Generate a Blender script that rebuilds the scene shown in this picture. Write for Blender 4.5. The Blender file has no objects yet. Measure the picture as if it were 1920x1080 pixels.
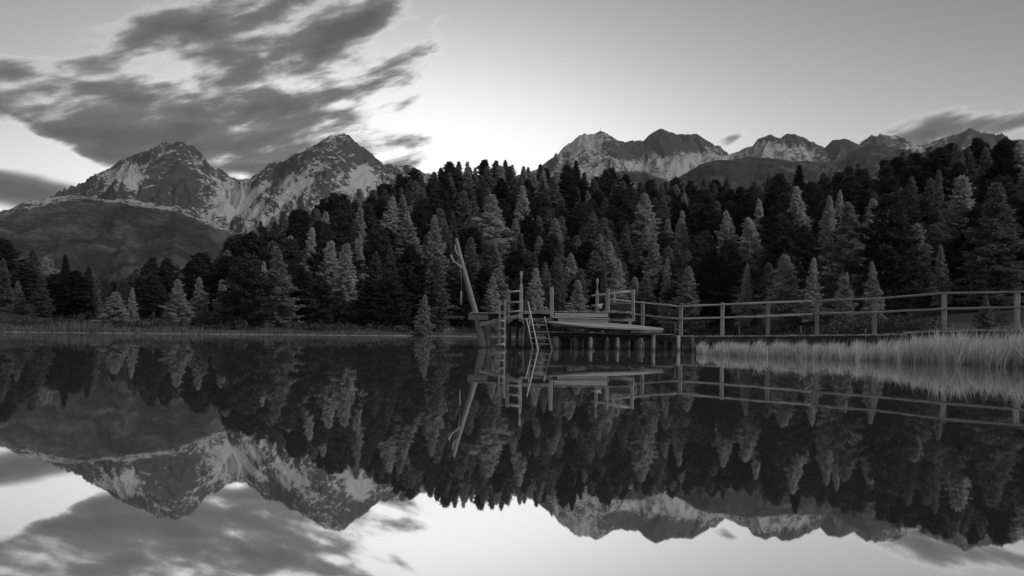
import bpy, math, random
import numpy as np
from mathutils import Vector, Matrix, noise as mnoise

SC = bpy.context.scene
COL = SC.collection
R = math.radians
# ------------------------------------------------------------------ camera
F = 1493.0                    # focal length in pixels of the 1920 px wide photograph
HOR, ROLL, CAMH = 627.0, 0.0120, 0.45
cam_d = bpy.data.cameras.new('camera')
cam = bpy.data.objects.new('camera', cam_d); COL.objects.link(cam)
cam_d.sensor_width = 36.0; cam_d.lens = 36.0 * F / 1920.0
cam_d.shift_y = (HOR - 540.0) / 1920.0
cam_d.clip_start = 0.05; cam_d.clip_end = 60000.0
cr, sr = math.cos(ROLL), math.sin(ROLL)
cam.matrix_world = Matrix(((cr, -sr, 0, 0), (0, 0, -1, 0), (sr, cr, 0, CAMH), (0, 0, 0, 1)))
SC.camera = cam

def at(px, py, D):
    """world point seen at photo pixel (px, py) standing D metres in front of the camera"""
    u, v = px - 960.0, HOR - py
    return Vector(((u * cr - v * sr) / F * D, D, CAMH + (u * sr + v * cr) / F * D))
def hor(px): return HOR + (px - 960.0) * ROLL
def az_of(px): return math.atan((px - 960.0) / F)
def el_of(px, py):
    p = at(px, py, 1.0) - Vector((0, 0, CAMH)); return math.asin(p.z / p.length)

# ------------------------------------------------------------------ world: dusk sky with a cloud bank, grey like the photograph
SUN_AZ, SUN_EL = R(-6.5), R(3.0)
world = bpy.data.worlds.new('World'); SC.world = world; world.use_nodes = True
nt = world.node_tree; nt.nodes.clear()
class G:
    """tiny node-graph helper"""
    def __init__(s, nt): s.nt = nt
    def n(s, t, **k):
        o = s.nt.nodes.new(t)
        for a, b in k.items(): setattr(o, a, b)
        return o
    def put(s, sock, v):
        if isinstance(v, bpy.types.NodeSocket): s.nt.links.new(v, sock)
        elif v is not None: sock.default_value = (v, v, v, 1.) if (sock.type == 'RGBA' and not hasattr(v, '__len__')) else v
    def m(s, op, a, b=None, c=None, clamp=False):
        o = s.n('ShaderNodeMath', operation=op); o.use_clamp = clamp
        for i, v in enumerate((a, b, c)): s.put(o.inputs[i], v) if v is not None else None
        return o.outputs[0]
    def ramp(s, f, pts, interp='LINEAR'):
        o = s.n('ShaderNodeValToRGB'); r = o.color_ramp; r.interpolation = interp
        while len(r.elements) > 1: r.elements.remove(r.elements[-1])
        r.elements[0].position = pts[0][0]; g = pts[0][1]; r.elements[0].color = (g, g, g, 1)
        for p, g in pts[1:]:
            e = r.elements.new(p); e.color = (g, g, g, 1)
        s.put(o.inputs[0], f); return o.outputs[0]
    def mix(s, f, a, b):
        o = s.n('ShaderNodeMix', data_type='FLOAT'); s.put(o.inputs[0], f); s.put(o.inputs[2], a); s.put(o.inputs[3], b); return o.outputs[0]
    def noise(s, vec, scale, detail=6, rough=.55, dist=0., dim='3D'):
        o = s.n('ShaderNodeTexNoise', noise_dimensions=dim)
        if vec is not None: s.put(o.inputs['Vector'], vec)
        o.inputs['Scale'].default_value = scale; o.inputs['Detail'].default_value = detail
        o.inputs['Roughness'].default_value = rough; o.inputs['Distortion'].default_value = dist
        return o.outputs[0]
    def vec(s, x, y, z=0.):
        o = s.n('ShaderNodeCombineXYZ')
        for i, v in enumerate((x, y, z)): s.put(o.inputs[i], v)
        return o.outputs[0]
    def smooth(s, v, a, b):
        o = s.n('ShaderNodeMapRange', interpolation_type='SMOOTHSTEP'); s.put(o.inputs[0], v)
        o.inputs[1].default_value = a; o.inputs[2].default_value = b; return o.outputs[0]
g = G(nt)
gen = g.n('ShaderNodeTexCoord').outputs['Generated']
sep = g.n('ShaderNodeSeparateXYZ'); g.put(sep.inputs[0], gen)
dx, dy, dz = sep.outputs
az = g.m('ARCTAN2', dx, dy)
el = g.m('ARCSINE', g.m('MINIMUM', g.m('MAXIMUM', dz, -1.), 1.))
sky = g.n('ShaderNodeTexSky', sky_type='NISHITA'); sky.sun_disc = False
sky.sun_elevation = SUN_EL; sky.sun_rotation = SUN_AZ
sky.altitude = 1800; sky.air_density = 1.0; sky.dust_density = 1.6; sky.ozone_density = 1.0
bw = g.n('ShaderNodeRGBToBW'); g.put(bw.inputs[0], sky.outputs[0])
SKY_POW, SKY_GAIN = 1.62, 0.142
clear = g.m('MULTIPLY', g.m('POWER', bw.outputs[0], SKY_POW), SKY_GAIN)
clear = g.m('DIVIDE', clear, g.m('POWER', g.m('ADD', 1.0, g.m('POWER', g.m('DIVIDE', clear, 1.28), 4.0)), .25))   # the glow levels off instead of burning out
# clouds: streaks rising to the right, in azimuth / elevation
aev = g.vec(az, el, 0.)
def blob(px, py, rx, ry, tilt=0., w=1.):
    mp = g.n('ShaderNodeMapping', vector_type='TEXTURE'); g.put(mp.inputs[0], aev)
    mp.inputs['Location'].default_value = (az_of(px), el_of(px, py), 0.)
    mp.inputs['Rotation'].default_value = (0, 0, R(tilt))
    mp.inputs['Scale'].default_value = (rx * 2.0 / F, ry * 2.0 / F, 1.)
    gr = g.n('ShaderNodeTexGradient', gradient_type='QUADRATIC_SPHERE'); g.put(gr.inputs[0], mp.outputs[0])
    return g.m('MULTIPLY', gr.outputs[1], w * 1.25)
T = R(17)
ca = g.m('ADD', g.m('MULTIPLY', az, math.cos(T)), g.m('MULTIPLY', el, math.sin(T)))
ce = g.m('ADD', g.m('MULTIPLY', az, -math.sin(T)), g.m('MULTIPLY', el, math.cos(T)))
cv = g.vec(g.m('MULTIPLY', ca, 1.0), g.m('MULTIPLY', ce, 3.2), 3.1)
n1 = g.noise(cv, 9.0, 5, .50, .25)
n2 = g.noise(cv, 27., 4, .55)
BL = [(430, 190, 330, 120, 4, .80), (620, 90, 170, 90, 25, .38), (70, 190, 170, 50, -6, 1.5), (200, 255, 130, 50, -28, .42),
      (450, 300, 240, 55, 0, .75), (720, 130, 90, 60, 25, .40), (300, 45, 270, 55, 8, .52), (560, 25, 180, 65, 20, .52),
      (770, 280, 90, 30, 10, .42), (1880, 224, 180, 28, 6, .54), (1740, 250, 90, 20, 0, .52), (1990, 215, 180, 36, 0, .5), (1370, 262, 40, 14, 20, .34), (520, -120, 420, 90, 10, .6)]
NEG = [(10, 40, 150, 60, 10, .7), (80, 275, 130, 26, -24, .75), (450, 330, 26, 10, 0, .5), (800, 215, 60, 50, 0, .3)]
mask = None
for b in BL:
    v = blob(*b); mask = v if mask is None else g.m('ADD', mask, v)
for b in NEG: mask = g.m('SUBTRACT', mask, blob(*b))
mask = g.m('MINIMUM', mask, 1.0)
amp_ = g.m('MINIMUM', g.m('MULTIPLY', mask, 3.2), 1.0)
nz_ = g.m('ADD', g.m('MULTIPLY', g.m('SUBTRACT', n1, .5), 3.0), g.m('MULTIPLY', g.m('SUBTRACT', n2, .5), .95))
dens = g.m('ADD', mask, g.m('MULTIPLY', nz_, amp_))
dens = g.m('ADD', dens, -.36)
low = blob(30, 356, 170, 36, -4, 1.5)              # smooth low cloud beside the left mountain
lowd = g.m('ADD', low, g.m('MULTIPLY', g.m('SUBTRACT', n1, .5), .6))
dens = g.m('MAXIMUM', dens, g.m('MULTIPLY', g.m('SUBTRACT', lowd, .55), 1.2))
cover = g.smooth(dens, -.16, .52)
tone = g.ramp(dens, [(0., .92), (.10, .62), (.28, .29), (.55, .165), (1.0, .10)])
n2v = g.m('MULTIPLY', g.m('ADD', .72, g.m('MULTIPLY', n2, .56)), 1.0)
cl = g.m('MULTIPLY', g.m('MULTIPLY', tone, n2v), 1.05)
lum = g.mix(cover, clear, cl)
bgd = g.n('ShaderNodeBackground'); bgd.inputs['Strength'].default_value = 1.0
g.put(bgd.inputs['Color'], lum)
g.put(g.n('ShaderNodeOutputWorld').inputs[0], bgd.outputs[0])
world.cycles.sampling_method = 'MANUAL'; world.cycles.sample_map_resolution = 512
# ------------------------------------------------------------------ sun: very soft dusk light
sun_d = bpy.data.lights.new('sun', 'SUN'); sun_d.energy = 1.4; sun_d.angle = R(24); sun_d.color = (1, 1, 1)
sun = bpy.data.objects.new('sun', sun_d); COL.objects.link(sun)
sun.rotation_euler = Vector((-0.78, 0.30, -0.64)).to_track_quat('-Z', 'Y').to_euler()
vs = SC.view_settings
vs.view_transform = 'Standard'; vs.look = 'None'; vs.exposure = 0.0; vs.gamma = 1.0; vs.use_curve_mapping = False
SC.render.engine = 'CYCLES'
cy = SC.cycles
cy.use_denoising = True; cy.denoising_prefilter = 'NONE'
cy.max_bounces = 6; cy.diffuse_bounces = 1; cy.glossy_bounces = 3; cy.transmission_bounces = 3; cy.volume_bounces = 1
cy.transparent_max_bounces = 4
cy.sample_clamp_indirect = 4.0; cy.caustics_reflective = False; cy.caustics_refractive = False

# ------------------------------------------------------------------ helpers
def tag(o, label=None, cat=None, group=None, kind=None):
    if label: o['label'] = label
    if cat: o['category'] = cat
    if group: o['group'] = group
    if kind: o['kind'] = kind
    return o
def link(name, me, mat=None, parent=None):
    o = bpy.data.objects.new(name, me); COL.objects.link(o)
    if mat is not None and not me.materials: me.materials.append(mat)
    if parent is not None: o.parent = parent
    return o
def empty(name, loc):
    o = bpy.data.objects.new(name, None); COL.objects.link(o); o.location = loc; o.empty_display_size = .2
    return o
def mesh(name, v, f, smooth=False):
    me = bpy.data.meshes.new(name)
    if isinstance(v, np.ndarray): v = v.tolist()
    if isinstance(f, np.ndarray): f = f.tolist()
    me.from_pydata(v, [], f); me.update()
    if smooth: me.shade_smooth()
    return me
def new_mat(name):
    m = bpy.data.materials.new(name); m.use_nodes = True; m.node_tree.nodes.clear()
    gg = G(m.node_tree)
    out = gg.n('ShaderNodeOutputMaterial')
    return m, gg, out
def principled(gg, out, col, rough=.85, spec=.25, bump=None, bstr=.3, bdist=.02):
    p = gg.n('ShaderNodeBsdfPrincipled'); gg.put(p.inputs['Base Color'], col)
    gg.put(p.inputs['Roughness'], rough); p.inputs['Specular IOR Level'].default_value = spec
    if bump is not None:
        b = gg.n('ShaderNodeBump'); b.inputs['Strength'].default_value = bstr; b.inputs['Distance'].default_value = bdist
        gg.put(b.inputs['Height'], bump); gg.put(p.inputs['Normal'], b.outputs[0])
    gg.put(out.inputs[0], p.outputs[0]); return p
def scaled(gg, vec, s):
    o = gg.n('ShaderNodeMapping'); gg.put(o.inputs[0], vec); o.inputs['Scale'].default_value = s; return o.outputs[0]

# ------------------------------------------------------------------ materials
def mat_wood(name, lo, hi):
    m, gg, out = new_mat(name)
    tc = gg.n('ShaderNodeTexCoord').outputs['Object']
    rnd = gg.n('ShaderNodeObjectInfo').outputs['Random']
    off = gg.n('ShaderNodeVectorMath', operation='ADD'); gg.put(off.inputs[0], tc)
    gg.put(off.inputs[1], gg.vec(gg.m('MULTIPLY', rnd, 37.), gg.m('MULTIPLY', rnd, 11.), 0.))
    grain = gg.noise(scaled(gg, off.outputs[0], (1.2, 26, 26)), 1.6, 6, .65, .4)
    blot = gg.noise(off.outputs[0], 2.6, 4, .6)
    v = gg.m('ADD', gg.m('MULTIPLY', grain, .75), gg.m('MULTIPLY', blot, .35))
    c = gg.ramp(v, [(.34, lo * .4), (.5, (lo + hi) / 2), (.7, hi)])
    sepc = gg.m('MULTIPLY', c, gg.m('ADD', .66, gg.m('MULTIPLY', rnd, .6)))
    wz = gg.n('ShaderNodeSeparateXYZ'); gg.put(wz.inputs[0], gg.n('ShaderNodeNewGeometry').outputs['Position'])
    wet = gg.m('SUBTRACT', 1.0, gg.smooth(gg.m('ADD', wz.outputs[2], gg.m('MULTIPLY', blot, .12)), .08, .18))
    sepc = gg.m('MULTIPLY', sepc, gg.m('SUBTRACT', 1.0, gg.m('MULTIPLY', wet, .6)))
    principled(gg, out, sepc, .8, .25, grain, .6, .012)
    return m
M_WOOD = mat_wood('weathered_wood', .16, .44)
M_PALE = mat_wood('pale_wood', .28, .62)
M_DARKW = mat_wood('dark_wood', .05, .15)  # darkest timber tone: joists, stringers, seat back and part of the piles
def mat_plain(name, lo, hi, scale=4., rough=.9, spec=.2, bstr=.4, bdist=.05):
    m, gg, out = new_mat(name)
    tc = gg.n('ShaderNodeTexCoord').outputs['Object']
    n = gg.noise(tc, scale, 6, .6)
    principled(gg, out, gg.ramp(n, [(.3, lo), (.7, hi)]), rough, spec, n, bstr, bdist)
    return m
M_ROPE = mat_plain('rope', .16, .3, 40)
M_STONE = mat_plain('stone', .1, .22, 3)
M_BARK = mat_plain('bark', .04, .11, 6, bdist=.03)
M_CLOTH = mat_plain('cloth', .35, .6, 12)
m, gg, out = new_mat('aluminium'); M_METAL = m
principled(gg, out, .66, .4, .5).inputs['Metallic'].default_value = .15

def mat_foliage(name, lo, hi, trans=.25):
    m, gg, out = new_mat(name)
    rnd = gg.n('ShaderNodeObjectInfo').outputs['Random']
    isl = gg.n('ShaderNodeNewGeometry').outputs['Random Per Island']
    tc = gg.n('ShaderNodeTexCoord').outputs['Object']
    n = gg.noise(tc, .5, 3, .6)
    base = gg.m('ADD', lo, gg.m('MULTIPLY', rnd, hi - lo))
    c = gg.m('MULTIPLY', base, gg.m('ADD', .55, gg.m('ADD', gg.m('MULTIPLY', isl, .45), gg.m('MULTIPLY', n, .5))))
    d = gg.n('ShaderNodeBsdfDiffuse'); gg.put(d.inputs[0], c)
    t = gg.n('ShaderNodeBsdfTranslucent'); gg.put(t.inputs[0], c)
    mx = gg.n('ShaderNodeMixShader'); mx.inputs[0].default_value = trans
    gg.put(mx.inputs[1], d.outputs[0]); gg.put(mx.inputs[2], t.outputs[0])
    gg.put(out.inputs[0], mx.outputs[0])
    return m
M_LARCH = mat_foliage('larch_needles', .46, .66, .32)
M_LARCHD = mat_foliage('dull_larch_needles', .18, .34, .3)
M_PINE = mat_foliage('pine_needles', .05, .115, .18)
M_SHRUB = mat_foliage('shrub_leaves', .06, .13, .2)
M_REED = mat_foliage('dry_reed', .54, .72, .35)
M_GRASS = mat_foliage('shore_grass_blades', .13, .22, .25)

# ground: meadow and forest floor
m, gg, out = new_mat('meadow'); M_GROUND = m
pos = gg.n('ShaderNodeNewGeometry').outputs['Position']
n = gg.noise(pos, .35, 8, .65); nb = gg.noise(scaled(gg, pos, (.02, .12, .1)), 1.0, 4, .6)
z = gg.n('ShaderNodeSeparateXYZ'); gg.put(z.inputs[0], pos)
c = gg.ramp(gg.m('ADD', gg.m('MULTIPLY', n, .6), gg.m('MULTIPLY', nb, .4)), [(.3, .08), (.55, .15), (.75, .24)])
mud = gg.m('SUBTRACT', 1.0, gg.smooth(z.outputs[2], .03, .22))
c = gg.mix(mud, c, .30)
bed = gg.m('SUBTRACT', 1.0, gg.smooth(z.outputs[2], -.5, -.02))
c = gg.mix(bed, c, .05)
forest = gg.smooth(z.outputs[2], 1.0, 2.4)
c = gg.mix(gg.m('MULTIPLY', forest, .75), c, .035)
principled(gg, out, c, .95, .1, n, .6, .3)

# water
m, gg, out = new_mat('lake_water'); M_WATER = m
pos = gg.n('ShaderNodeNewGeometry').outputs['Position']
w1 = gg.noise(scaled(gg, pos, (.5, 1.6, 1.)), .9, 3, .5)
w2 = gg.noise(scaled(gg, pos, (.06, .35, 1.)), 1.0, 3, .5)
b = gg.n('ShaderNodeBump'); b.inputs['Strength'].default_value = .16; b.inputs['Distance'].default_value = .004
gg.put(b.inputs['Height'], gg.m('MULTIPLY', w1, gg.smooth(w2, .35, .7)))
gl = gg.n('ShaderNodeBsdfGlossy'); gl.inputs['Color'].default_value = (.86, .86, .86, 1); gl.inputs['Roughness'].default_value = .018
gg.put(gl.inputs['Normal'], b.outputs[0])
df = gg.n('ShaderNodeBsdfDiffuse'); df.inputs[0].default_value = (.022, .022, .022, 1)
ad = gg.n('ShaderNodeAddShader'); gg.put(ad.inputs[0], gl.outputs[0]); gg.put(ad.inputs[1], df.outputs[0])
gg.put(out.inputs[0], ad.outputs[0])

# mountains: rock, snow, alpine grass
def mat_mountain(name, rock=(.05, .13), snow=.58, veg=.04, sc=1.0, tilt=35):
    m, gg, out = new_mat(name)
    ge = gg.n('ShaderNodeNewGeometry'); pos = ge.outputs['Position']
    att = gg.n('ShaderNodeAttribute', attribute_name='snow').outputs['Fac']
    vg = gg.n('ShaderNodeAttribute', attribute_name='veg').outputs['Fac']
    def strk(t_, k_):
        vr = gg.n('ShaderNodeVectorRotate', rotation_type='Y_AXIS'); gg.put(vr.inputs['Vector'], pos); vr.inputs['Angle'].default_value = R(t_)
        return gg.noise(scaled(gg, vr.outputs[0], (.0045 * sc * k_, .006 * sc * k_, .030 * sc * k_)), 2.2, 5, .68, .6)
    streak = gg.m('ADD', gg.m('MULTIPLY', gg.m('MAXIMUM', strk(tilt, 1.), strk(-tilt * 1.15, 1.3)), 1.0), -.045)
    fine = gg.noise(pos, .024 * sc, 5, .7)
    nz = gg.n('ShaderNodeSeparateXYZ'); gg.put(nz.inputs[0], ge.outputs['Normal'])
    s = gg.m('ADD', att, gg.m('MULTIPLY', gg.m('SUBTRACT', streak, .5), 3.0))
    s = gg.m('ADD', s, gg.m('MULTIPLY', gg.m('SUBTRACT', fine, .5), 2.0))
    s = gg.m('ADD', s, gg.m('MULTIPLY', gg.m('SUBTRACT', nz.outputs[2], .62), 1.5))
    sm = gg.smooth(s, .42, .60)
    rc = gg.ramp(fine, [(.3, rock[0]), (.7, rock[1])])
    c = gg.mix(sm, rc, snow)
    vs_ = gg.m('ADD', vg, gg.m('MULTIPLY', gg.m('SUBTRACT', fine, .5), .9))
    big = gg.noise(pos, .004 * sc, 5, .6, .5)
    vc = gg.ramp(gg.m('ADD', gg.m('MULTIPLY', streak, .45), gg.m('MULTIPLY', big, .55)), [(.38, veg * .4), (.5, veg * 1.0), (.58, veg * 2.2), (.66, veg * 4.)])
    c = gg.mix(gg.smooth(vs_, .4, .6), c, vc)
    principled(gg, out, c, .95, .1, gg.m('ADD', streak, fine), 1.0, 14. / sc)
    return m
M_MOUNT = mat_mountain('snowy_rock')
M_MOUNT2 = mat_mountain('far_snowy_rock', (.045, .11), .56, .04, 1.0, 30)
M_FOOT = mat_mountain('alpine_slope', (.05, .1), .5, .055, 1.2, 18)

# ------------------------------------------------------------------ terrain and lake
TREELINE = [(0, 452), (60, 470), (110, 488), (165, 508), (200, 548), (240, 520), (290, 486), (340, 500), (375, 476), (420, 455), (470, 425),
            (520, 402), (560, 384), (620, 365), (690, 346), (760, 330), (800, 314), (850, 310), (900, 305), (960, 302), (1000, 310),
            (1050, 316), (1150, 324), (1210, 336), (1280, 342), (1350, 338), (1400, 338), (1490, 322), (1530, 330), (1600, 320),
            (1660, 305), (1720, 287), (1790, 274), (1850, 266), (1920, 268)]
_a = np.array([az_of(p[0]) for p in TREELINE])
RS_PX = [(-600, 118), (0, 112), (300, 112), (700, 124), (900, 150), (1150, 160), (1350, 130), (1500, 95), (1600, 62), (1700, 40), (1800, 29), (1920, 25), (2100, 21)]
RS_A = np.array([az_of(p[0]) for p in RS_PX] + [R(60), R(100), R(150), R(180)])
RS_V = np.array([p[1] for p in RS_PX] + [15, 10, 7, 6.5])
RS_A = np.concatenate([[R(-180), R(-150), R(-120), R(-95), R(-70)], RS_A]); RS_V = np.concatenate([[6.5, 8, 20, 60, 105], RS_V])
RC_PX = [(0, 200), (200, 200), (300, 235), (420, 280), (560, 300), (800, 320), (1000, 330), (1300, 310), (1500, 290), (1700, 260), (1920, 240)]
RC_A = np.array([az_of(p[0]) for p in RC_PX]); RC_V = np.array([p[1] for p in RC_PX], float)
_hc = []
for px, py in TREELINE:
    rc = float(np.interp(az_of(px), RC_A, RC_V)); D = rc * math.cos(az_of(px))
    th = 11.5 if px > 380 else 9.0
    _hc.append(max(1.2, CAMH + (hor(px) - py) / F * D - th))
HC_A = np.concatenate([[R(-180), R(-90), R(-50)], _a, [R(50), R(100), R(180)]]); HC_V = np.concatenate([[3, 3, 8], _hc, [50, 15, 3]])
def sstep(t): t = np.clip(t, 0, 1); return t * t * (3 - 2 * t)
def ground(X, Y):
    X = np.asarray(X, float); Y = np.asarray(Y, float)
    r = np.hypot(X, Y); a = np.arctan2(X, Y)
    rs = np.interp(a, RS_A, RS_V) + 1.6 * np.sin(a * 41) + 1.0 * np.sin(a * 97 + 1) * np.clip(r / 80, 0, 1)
    rc = np.interp(a, RC_A, RC_V); hc = np.interp(a, HC_A, HC_V)
    d = r - rs
    bed = -np.clip(-d * .12, 0, 1.8)
    bank = .22 * sstep(d / 1.5) + .032 * np.clip(d, 0, 75)
    f0 = np.maximum(16.0, 108.0 - rs)
    t = (d - f0) / np.maximum(rc - rs - f0, 30)
    tc = np.clip(t, 0, 1)
    hill = hc * (0.62 * tc + 0.38 * sstep(tc))
    back = hc * np.clip((t - 1) * .9, 0, .75)
    z = np.where(d < 0, bed, np.maximum(bank, 0) * (1 - .8 * sstep(t * 2)) + hill - back)
    far = .075 * np.clip(r - 420, 0, 700) * sstep((R(-16) - a) / R(6)) * sstep((a + R(70)) / R(20))
    z = z + far
    bump = 1.2 * np.sin(X * .06 + 1.3) * np.sin(Y * .05) * sstep((d - 20) / 60)
    return z + bump
def ground1(x, y): return float(ground(x, y))
az_front = np.linspace(R(-42), R(42), 340)
azs = np.concatenate([np.linspace(R(-180), R(-43), 90), az_front, np.linspace(R(43), R(180), 90)])
rad = np.concatenate([np.linspace(1, 40, 40), np.linspace(42, 400, 150), np.geomspace(415, 16000, 45)])
A, RR = np.meshgrid(azs, rad, indexing='ij')
GX, GY = RR * np.sin(A), RR * np.cos(A); GZ = ground(GX, GY)
V = np.stack([GX, GY, GZ], -1).reshape(-1, 3)
na, nr = A.shape
ii, jj = np.meshgrid(np.arange(na - 1), np.arange(nr - 1), indexing='ij')
q = np.stack([ii * nr + jj, ii * nr + jj + 1, (ii + 1) * nr + jj + 1, (ii + 1) * nr + jj], -1).reshape(-1, 4)
V = np.vstack([V, [[0, 0, float(ground(0, .5))]]])
fan = [[na * nr, i * nr, (i + 1) * nr] for i in range(na - 1)]
o = link('ground', mesh('ground', V.tolist(), q.tolist() + fan, True), M_GROUND); tag(o, 'meadow shore and forest floor around the lake', kind='structure')
# lake: a sheet slightly larger than the basin, its edge under the banks
ring = []
for a in np.linspace(-math.pi, math.pi, 361)[:-1]:
    rr = float(np.interp(a, RS_A, RS_V)) + 4.5
    ring.append((rr * math.sin(a), rr * math.cos(a), 0.0))
o = link('lake', mesh('lake', ring, [list(range(360))[::-1]]), M_WATER); tag(o, 'still dark lake mirroring forest and peaks', kind='structure')

# ------------------------------------------------------------------ mountains
def px_interp(pts):
    a = np.array(pts, float); return lambda p: np.interp(p, a[:, 0], a[:, 1])
def mountain(name, sil, D0, Dvar, spurs, px0, px1, ncol, front, back, nrow, kx, ky, amp, freq, mat, label, base, snow_f, veg_f, seed=0, jit=.14):
    segs = []
    dv = px_interp(Dvar)
    P = [at(px, py, D0 * float(dv(px))) for px, py in sil]
    PJ = []
    for i in range(len(P) - 1):
        k = max(1, int((sil[i+1][0] - sil[i][0]) / 3.2))
        for j in range(k):
            p = P[i].lerp(P[i+1], j / k); a_ = amp * jit
            p.z += a_ * (mnoise.noise((p.x * .012, seed, 1.)) + .6 * mnoise.noise((p.x * .035, seed, 4.))) if (j or k < 3) else 0
            PJ.append(p)
    PJ.append(P[-1])
    segs += list(zip(PJ[:-1], PJ[1:]))
    for sp in spurs:
        Q = [at(px, py, D0 * dd) for px, py, dd in sp]
        segs += list(zip(Q[:-1], Q[1:]))
    pxs = np.linspace(px0, px1, ncol); tv = np.linspace(-1, 1, nrow)
    dep = np.where(tv < 0, tv * front, tv * back)
    PX, DE = np.meshgrid(pxs, dep, indexing='ij')
    Y = D0 * dv(PX) + DE; X = (PX - 960) / F * Y
    H = np.full(X.shape, -1e9); DM = np.full(X.shape, 1e9)
    for p, q_ in segs:
        ex, ey, ez = q_.x - p.x, q_.y - p.y, q_.z - p.z
        L2 = (ex * kx) ** 2 + (ey * ky) ** 2 + 1e-6
        t = np.clip(((X - p.x) * ex * kx * kx + (Y - p.y) * ey * ky * ky) / L2, 0, 1)
        d = np.sqrt(((X - p.x - t * ex) * kx) ** 2 + ((Y - p.y - t * ey) * ky) ** 2)
        H = np.maximum(H, p.z + t * ez - d); DM = np.minimum(DM, d)
    N = np.empty(X.shape); N2 = np.empty(X.shape); N3 = np.empty(X.shape)
    for i in range(X.shape[0]):
        for j in range(X.shape[1]):
            x, y = X[i, j] * freq, Y[i, j] * freq
            wx = mnoise.noise((x * .7, y * .7, seed + 5.)) * .5
            N[i, j] = mnoise.ridged_multi_fractal((x * 1.3 + wx, y * .55 + H[i, j] * freq * .35, seed), .85, 2.15, 7, 1., 2.)
            N3[i, j] = mnoise.ridged_multi_fractal((x * 5.2 + wx * 2, y * 2.6, seed + 3.), .9, 2.1, 4, 1., 2.)
            N2[i, j] = mnoise.fractal((x * 2.1, y * 2.1, seed + 9.), .8, 2.1, 4)
    env = np.clip(DM / (amp * 1.5), 0.16, 1.0)
    Z = H + (N - 1.1) * amp * env * .75 + N2 * amp * .12 + (N3 - 1.0) * amp * np.clip(env, .3, 1) * .36
    Z = np.maximum(Z, base)
    me_v = np.stack([X, Y, Z], -1).reshape(-1, 3)
    a_, b_ = X.shape
    ii, jj = np.meshgrid(np.arange(a_ - 1), np.arange(b_ - 1), indexing='ij')
    fq = np.stack([ii * b_ + jj, (ii + 1) * b_ + jj, (ii + 1) * b_ + jj + 1, ii * b_ + jj + 1], -1).reshape(-1, 4)
    me = mesh(name, me_v, fq, True)
    # apparent photo row of each vertex, to say where the snow and the grass lie on the mountain
    PY = HOR - ((Z - CAMH) / Y * F - (PX - 960) * ROLL)
    for nm, fn in (('snow', snow_f), ('veg', veg_f)):
        at_ = me.attributes.new(nm, 'FLOAT', 'POINT'); at_.data.foreach_set('value', fn(PX, PY, Z, N * .7 + N3 * .4).astype(np.float32).ravel())
    o = link(name, me, mat); tag(o, label, kind='structure')
    return o
def bl(PX, PY, cx, cy_, rx, ry): return np.exp(-((PX - cx) / rx) ** 2 - ((PY - cy_) / ry) ** 2)

SIL_L = [(-260, 470), (-120, 430), (60, 395), (120, 372), (150, 358), (155, 350), (165, 340), (185, 325), (200, 316), (225, 304), (250, 294), (265, 290), (275, 288), (290, 277), (300, 270),
         (310, 267), (330, 267), (340, 264), (352, 272), (370, 282), (378, 292), (385, 299), (388, 307), (400, 313), (420, 322), (440, 332),
         (452, 337), (470, 333), (478, 330), (490, 320), (505, 309), (520, 305), (535, 303), (545, 297), (560, 291), (572, 287), (580, 277),
         (595, 268), (605, 262), (614, 255), (622, 251), (632, 254), (640, 253), (650, 257), (660, 264), (670, 271), (680, 277), (690, 285),
         (697, 292), (698, 308), (703, 317), (715, 317), (725, 313), (737, 306), (750, 309), (770, 311), (785, 317), (800, 324), (850, 350), (950, 400)]
SPUR_L = [[(340, 264, 1.0), (330, 300, .965), (305, 345, .92), (290, 385, .88)], [(340, 264, 1.0), (352, 300, .965), (385, 340, .93), (425, 375, .9)],
          [(225, 304, 1.0), (200, 345, .95), (170, 372, .92)], [(622, 251, 1.0), (612, 300, .965), (590, 345, .93), (560, 385, .9)],
          [(505, 309, 1.0), (500, 335, .97), (530, 375, .92)], [(697, 292, 1.0), (672, 330, .96), (655, 360, .93)], [(452, 337, 1.0), (455, 365, .95), (440, 400, .9)]]
def snow_l(PX, PY, Z, N):
    s = np.full(PX.shape, .50)
    s -= .55 * bl(PX, PY, 300, 345, 42, 50) + .35 * bl(PX, PY, 335, 282, 22, 22) + .25 * bl(PX, PY, 360, 350, 45, 30)
    s += .9 * bl(PX, PY, 238, 328, 30, 24) + .6 * bl(PX, PY, 450, 375, 60, 32) + .9 * bl(PX, PY, 675, 330, 26, 22) + .35 * bl(PX, PY, 480, 410, 60, 25) + .3 * bl(PX, PY, 560, 350, 40, 20)
    s -= .7 * bl(PX, PY, 512, 345, 13, 26) + .30 * bl(PX, PY, 250, 296, 30, 10) + .22 * bl(PX, PY, 625, 300, 50, 30) + .35 * bl(PX, PY, 690, 300, 18, 10)
    s -= .35 * bl(PX, PY, 170, 360, 45, 16) + .55 * bl(PX, PY, 230, 378, 160, 16)
    s -= .26 * np.clip(1 - (PY - np.interp(PX, [p[0] for p in SIL_L], [p[1] for p in SIL_L])) / 34., 0, 1)
    return s + (1.15 - N) * .62
def veg_l(PX, PY, Z, N): return np.clip((PY - np.interp(PX, [0, 150, 300, 400, 450, 520], [395, 385, 400, 425, 470, 520])) / 40. + .3, -1, 1)
mountain('mountain_left', SIL_L, 5200., [(-300, 1.0), (150, 1.02), (340, .97), (450, 1.06), (622, 1.0), (710, 1.07), (860, 1.05), (1000, 1.0)], SPUR_L,
         -240, 940, 560, 2300., 900., 150, 1.15, .80, 120., .0021, M_MOUNT, 'twin rocky peaks streaked with snow beyond the lake at left', 40., snow_l, veg_l, 3.)

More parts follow.
